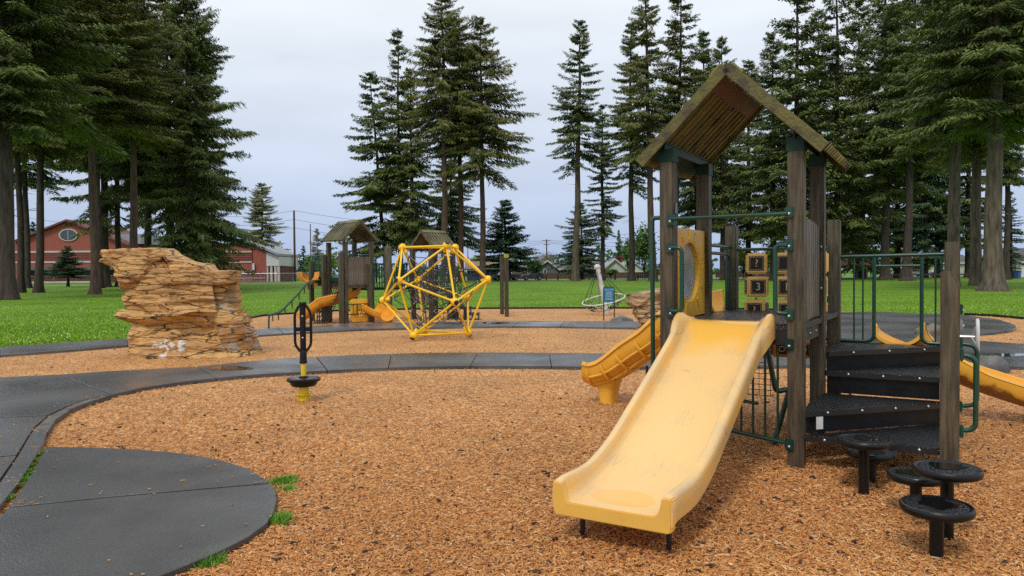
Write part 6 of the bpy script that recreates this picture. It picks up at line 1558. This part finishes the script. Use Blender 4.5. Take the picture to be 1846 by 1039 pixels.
# left group
fir('huge dark fir with the thickest trunk at the far left edge', 14, 541, -330, 165, 225, 26, M_fir, M_bark, 11, n_br=260, spr=22, droop=.4, rag=.45, dens=1.2)
fir('slim fir trunk immediately right of the left edge fir', 38, 528, -190, 90, 270, 11, M_fir, M_bark, 12, n_br=150, droop=.35)
fir('slender fir leaning right, third from the left edge', 69, 528, -240, 120, 262, 13, M_firo, M_bark, 13, xtop=104, n_br=200, spr=18, droop=.4)
fir('brown fir with straight bare lower trunk left of the climbing rock', 172, 531, -150, 125, 235, 15, M_firo, M_barkr, 14, n_br=210, spr=18, droop=.35)
fir('dark fir right behind the straight brown one beside the rock', 191, 518, -90, 95, 290, 14, M_fir, M_bark, 15, n_br=180, droop=.35)
fir('olive fir rising behind the left shoulder of the climbing rock', 244, 513, -60, 95, 250, 14, M_firo, M_barkr, 16, n_br=180, spr=17, D=70)
fir('dark fir low branched behind the middle of the climbing rock', 268, 512, 20, 85, 330, 13, M_fir, M_bark, 17, n_br=160, D=82)
fir('large full fir with crown almost to the ground, right edge of the left group', 345, 511, -25, 105, 476, 20, M_fir, M_bark, 18, n_br=330, spr=22, rag=.38, droop=.22, dens=1.15, D=78, sharp=.75)
fir('tall fir behind the large full one in the left group', 308, 511, -50, 90, 380, 16, M_firo, M_bark, 19, n_br=220, spr=18, D=86, sharp=.8)
fir('small young conifer standing before the brick school', 123, 512, 444, 30, 500, 4, M_firb, M_bark, 20, n_br=110, spr=12, droop=.05, D=112, dead=0, rag=.25, name='spruce_tree')
fir('pale olive conifer right of the left group', 474, 508, 331, 42, 484, 6, M_firp, M_bark, 21, kind='dense', D=186, dead=0)
fir('small dark bare conifer behind the left school roof', 62, 508, 400, 20, 470, 4, M_firb, M_bark, 22, n_br=60, spr=8, D=190, dead=0)
fir('small conifer between the utility poles', 548, 506, 443, 13, 500, 3, M_firb, M_bark, 23, n_br=70, spr=9, D=185, dead=0)
fir('pale conifer behind the left eave of the far tower', 572, 506, 412, 19, 500, 3, M_firp, M_bark, 24, n_br=90, spr=10, D=185, dead=0)
# middle group
fir('leaning thin fir at the left of the centre group', 697, 507.5, 132, 82, 455, 8, M_fir, M_bark, 31, xtop=672, n_br=150, spr=15, rag=.62, D=128, droop=.18)
fir('pointed sparse fir second from left in the centre group', 722, 508, 55, 62, 440, 9, M_fir, M_bark, 32, n_br=140, spr=14, rag=.62, D=124, droop=.15)
fir('dark fir third from left in the centre group', 744, 508, 125, 55, 430, 9, M_fir, M_bark, 33, n_br=130, spr=14, rag=.55, D=122)
fir('tallest fir of the centre group with red brown trunk', 803, 509, -8, 80, 250, 13, M_firo, M_barkr, 34, n_br=210, spr=18, rag=.5, D=116, sharp=.9, droop=.3)
fir('fir between the tallest and the broad right one in the centre', 832, 509, 38, 62, 270, 11, M_fir, M_barkr, 35, n_br=150, spr=15, D=120)
fir('broad fir with drooping skirt at the right of the centre group', 871, 508, 34, 88, 318, 11, M_firo, M_barkr, 36, n_br=230, spr=19, rag=.42, D=118, sharp=.72, droop=.3)
fir('low dark fir crown filling the gap behind the centre trunks', 815, 508, 250, 60, 440, 8, M_fir, M_bark, 37, n_br=100, spr=14, D=134, rag=.6)
fir('compact dark blue green spruce right of the centre group', 912, 506, 361, 55, 486, 8, M_firb, M_bark, 38, n_br=210, spr=15, droop=.12, rag=.3, D=140, dead=0, name='spruce_tree', sharp=1.05)
# right middle group
fir('leaning pointed fir standing apart right of the open sky', 1038, 502, 40, 58, 300, 13, M_fir, M_barkl, 41, xtop=1050, n_br=170, spr=15, rag=.5, D=125, droop=.42)
fir('smaller fir with drooping crown right of the leaning one', 1087, 501, 190, 36, 425, 8, M_fir, M_bark, 42, n_br=120, spr=13, rag=.6, D=130, droop=.5)
fir('dark bushy fir low behind the leaning fir trunk', 1048, 502, 366, 44, 486, 6, M_firb, M_bark, 43, n_br=160, spr=14, D=150, dead=0)
fir('straight fir left of the front tower roof', 1139, 502, 45, 58, 335, 11, M_fir, M_bark, 44, n_br=180, spr=16, rag=.5, D=122)
fir('tall brown trunked fir leaning left behind the front tower', 1177, 502, -30, 62, 290, 13, M_firo, M_barkr, 45, xtop=1165, n_br=190, spr=16, rag=.5, D=112)
fir('thin topped fir just behind the roof of the front tower', 1216, 502, -35, 60, 300, 10, M_firo, M_bark, 46, xtop=1232, n_br=150, spr=14, rag=.65, D=115)
fir('tiny bluish conifer far off above the white houses', 1116, 500, 415, 9, 474, 3, M_firb, M_bark, 47, n_br=70, spr=8, D=230, dead=0, name='spruce_tree')
fir('sparse fir seen through the front tower posts', 1303, 502, 70, 62, 410, 9, M_fir, M_bark, 48, n_br=170, spr=15, rag=.55, D=120)
fir('dark fir between the front tower posts, left of the wooden slats', 1256, 502, 130, 55, 400, 9, M_fir, M_bark, 49, n_br=150, spr=15, D=125)
# right group
fir('fir with wide drooping boughs right of the roof peak', 1394, 501, 60, 75, 420, 11, M_fir, M_bark, 51, n_br=200, spr=17, D=112, droop=.35)
fir('very tall fir rising over the right roof slope', 1437, 501, -60, 88, 430, 13, M_fir, M_bark, 52, n_br=300, spr=20, D=105, sharp=.85)
fir('big dark fir directly behind the short middle post', 1509, 500, -45, 85, 455, 13, M_fir, M_bark, 53, n_br=290, spr=19, D=108, sharp=.85, droop=.3)
fir('dark trunked fir, left one of the pair above the guard rail', 1596, 503, -80, 85, 350, 14, M_fir, M_bark, 54, n_br=230, spr=18, D=104, flare=2.)
fir('dark trunked fir, right one of the pair above the guard rail', 1634, 504, -90, 85, 300, 14, M_fir, M_bark, 55, xtop=1652, n_br=230, spr=18, D=98, flare=2.)
fir('low bushy fir filling the gap left of the pair of dark trunks', 1556, 501, 120, 70, 478, 9, M_fir, M_bark, 56, n_br=200, spr=17, D=125)
fir('low branched fir behind the pair of dark trunks', 1668, 501, 160, 62, 470, 9, M_firb, M_bark, 57, n_br=180, spr=16, D=125)
fir('grey barked fir left of the biggest right trunk', 1716, 517, -260, 125, 250, 21, M_fir, M_barkl, 58, xtop=1740, n_br=300, spr=22, D=62, droop=.4, dens=1.15)
fir('straight fir just left of the biggest right trunk', 1760, 515, -220, 105, 270, 18, M_firo, M_barkl, 59, n_br=240, spr=20, D=67, droop=.4)
fir('biggest right fir with flared grey brown trunk', 1792, 525, -330, 150, 225, 30, M_fir, M_barkl, 60, n_br=300, spr=23, D=51, droop=.42, flare=1.75, dens=1.15)
fir('dark trunked fir half hidden behind the biggest right trunk', 1815, 503, 0, 60, 330, 10, M_fir, M_bark, 61, n_br=170, spr=15, D=100)
fir('small feathery fir right of the biggest trunk', 1822, 501, 345, 24, 482, 5, M_firb, M_bark, 62, n_br=130, spr=13, D=125, dead=0)
fir('dark fir just outside the right edge whose boughs reach in', 1900, 520, -200, 130, 200, 20, M_fir, M_bark, 63, n_br=240, spr=20, D=60, droop=.4)
# further firs standing behind the right and left groups
for (lab, px, yt, hw_, yc, sd, D_) in (
    ('fir behind the front tower roof, between the two brown trunks', 1270, 60, 70, 400, 71, 140), ('fir filling the gap right of the roof peak', 1350, 110, 75, 430, 72, 138),
    ('background fir between the very tall fir and the short middle post', 1475, 20, 80, 440, 73, 138), ('background fir directly above the green guard rail', 1548, 0, 85, 445, 74, 140),
    ('background fir between the dark trunk pair', 1618, -20, 80, 430, 75, 135), ('background fir right of the dark trunk pair', 1690, -10, 85, 440, 76, 130),
    ('background fir between the three biggest right trunks', 1745, 40, 70, 430, 77, 128)):
    fir(lab, px, 502, yt, hw_, yc, 10, M_fir, M_bark, sd, D=D_)
for (lab, px, yt, hw_, yc, sd, D_) in (('background fir behind the thickest left trunk', 50, -40, 90, 330, 81, 100), ('background fir above the gable of the brick school', 181, -60, 90, 300, 82, 95),
    ('background fir left of the large full one', 215, -40, 90, 400, 83, 105), ('background fir just left of the open sky, tucked behind the large full one', 375, 40, 62, 470, 84, 100)):
    fir(lab, px, 512, yt, hw_, yc, 10, M_fir, M_bark, sd, D=D_)
# broadleaf trees and shrubs
def leafy(name, label, px, D, ytop, hw, ybot, m, seed, trunk=.12, n=2600, leaf=.22, sparse=0., base_py=None):
    r = np.random.default_rng(seed); t = thing(name, label, 'tree' if 'tree' in name else 'shrub', at(px, D)); H = Z(px, ytop, D); zb = Z(px, ybot, D); Rm = hw*D/FPX
    cl = r.normal(0, 1, (26, 3)); cl /= np.linalg.norm(cl, axis=1)[:, None]; cl *= r.uniform(.2, .85, 26)[:, None]; ctr_ = np.stack([cl[:, 0]*Rm*.9, cl[:, 1]*Rm*.9, (zb+H)/2+cl[:, 2]*(H-zb)*.46], 1)
    k = r.integers(0, 26, n); P = ctr_[k]+r.normal(0, 1, (n, 3))*np.array([Rm*.20, Rm*.20, (H-zb)*.09])
    u = r.normal(0, 1, (n, 3)); u /= np.linalg.norm(u, axis=1)[:, None]; v = np.cross(u, r.normal(0, 1, (n, 3))); v /= np.linalg.norm(v, axis=1)[:, None]; s_ = leaf*r.uniform(.5, 1.2, n)[:, None]
    V = np.stack([P-u*s_, P+v*s_*.55, P+u*s_, P-v*s_*.55], 1).reshape(-1, 3); tn = np.repeat(r.uniform(.65, 1.35, n), 4)
    inst('crown', np_mesh('crown', V, np.arange(n*4).reshape(-1, 4), m, np.stack([tn, tn, tn*.9], 1)), t)
    mb = MB().tube([(0, 0, -.3), (0, 0, zb*.7+.2), (0, 0, (H+zb)/2)], [trunk, trunk*.8, trunk*.3], 8)
    for c_ in ctr_[:18]: mb.tube([(0, 0, max(.1, zb*.6)), Vector(c_)*.5+Vector((0, 0, zb*.4)), c_], [trunk*.5, trunk*.25, .01], 4, cap=False)
    mb.build('trunk', M_bark, t, smooth=True); return t
leafy('small_tree', 'fresh yellow green spring tree in front of the grey house', 966, 150, 468, 20, 494, M_palel, 71, n=1500, leaf=.26)
leafy('bare_tree', 'leafless pale pink grey tree around the cross arm pole', 985, 240, 451, 26, 480, M_twig, 72, n=1300, leaf=.20, trunk=.2)
leafy('small_tree', 'bright yellow green shrub tree left of the letter blocks', 1340, 150, 440, 26, 490, M_lime, 73, n=2000, leaf=.3)
leafy('small_tree', 'bright yellow green tree behind the letter blocks', 1395, 152, 432, 34, 492, M_lime, 74, n=2600, leaf=.3)
leafy('small_tree', 'soft green tree behind the twin fir trunks left of the tower', 1162, 165, 398, 32, 486, M_palel, 75, n=2600, leaf=.35)
leafy('small_tree', 'green tree between the white house and front tower', 1132, 178, 425, 17, 480, M_palel, 76, n=1300, leaf=.3)
leafy('small_tree', 'dark red blossoming tree behind the white house', 1117, 205, 462, 13, 480, M_pink, 77, n=900, leaf=.3)
leafy('small_tree', 'golden yellow tree left of the dark trunk pair', 1612, 158, 440, 26, 488, M_lime, 78, n=1800, leaf=.3)
leafy('small_tree', 'yellow green tree right of the dark trunk pair', 1668, 158, 462, 22, 492, M_lime, 79, n=1200, leaf=.3)
leafy('small_tree', 'yellow green bush tree by the picnic shelter', 1570, 160, 450, 22, 492, M_palel, 80, n=1300, leaf=.3)
leafy('small_tree', 'green tree behind the far tower railing', 590, 175, 452, 24, 496, M_lime, 81, n=1500, leaf=.3)
leafy('small_tree', 'green tree left of the far tower railing', 560, 165, 462, 14, 500, M_palel, 82, n=900, leaf=.3)
leafy('small_tree', 'pale green tree behind the right shoulder of the climbing frame', 858, 185, 460, 22, 486, M_lime, 83, n=1200, leaf=.3)
leafy('small_tree', 'olive tree beyond the light pole', 522, 200, 470, 16, 500, M_palel, 84, n=900, leaf=.3)
leafy('hedge_shrub', 'round green shrub before the white gabled house', 1101, 162, 484.5, 13, 496, M_palel, 85, n=800, leaf=.25)
leafy('hedge_shrub', 'round green shrub beside the picnic shelter', 1550, 135, 484, 14, 498, M_palel, 86, n=900, leaf=.25)
# far tree line closing the horizon, one mass nobody could count
n = 16000; r = np.random.default_rng(5); xs = r.uniform(-320, 330, n); ys = r.uniform(255, 330, n)
hh = 5.5+3.2*np.sin(xs*.06)+2.2*np.sin(xs*.19+1)+1.5*np.sin(xs*.47); zs = r.uniform(0, 1, n)**.8*hh; s_ = r.uniform(.5, 1.3, n)[:, None]
P = np.stack([xs, ys, zs], 1); u = r.normal(0, 1, (n, 3)); u /= np.linalg.norm(u, axis=1)[:, None]; v = np.cross(u, r.normal(0, 1, (n, 3))); v /= np.linalg.norm(v, axis=1)[:, None]
V = np.stack([P-u*s_, P+v*s_*.6, P+u*s_, P-v*s_*.6], 1).reshape(-1, 3); tn = np.repeat(r.uniform(.7, 1.3, n), 4)
o = inst('distant_treeline', np_mesh('distant_treeline', V, np.arange(n*4).reshape(-1, 4), M_firb, np.stack([tn, tn, tn], 1))); tag(o, 'low distant line of dark trees along the horizon', 'trees', kind='stuff')


print('TRIS', sum(sum(2 if p == 4 else p-2 for p in np.array([0]) ) for m in []), sum(len(m.loops)-2*len(m.polygons) for m in bpy.data.meshes if m.users))
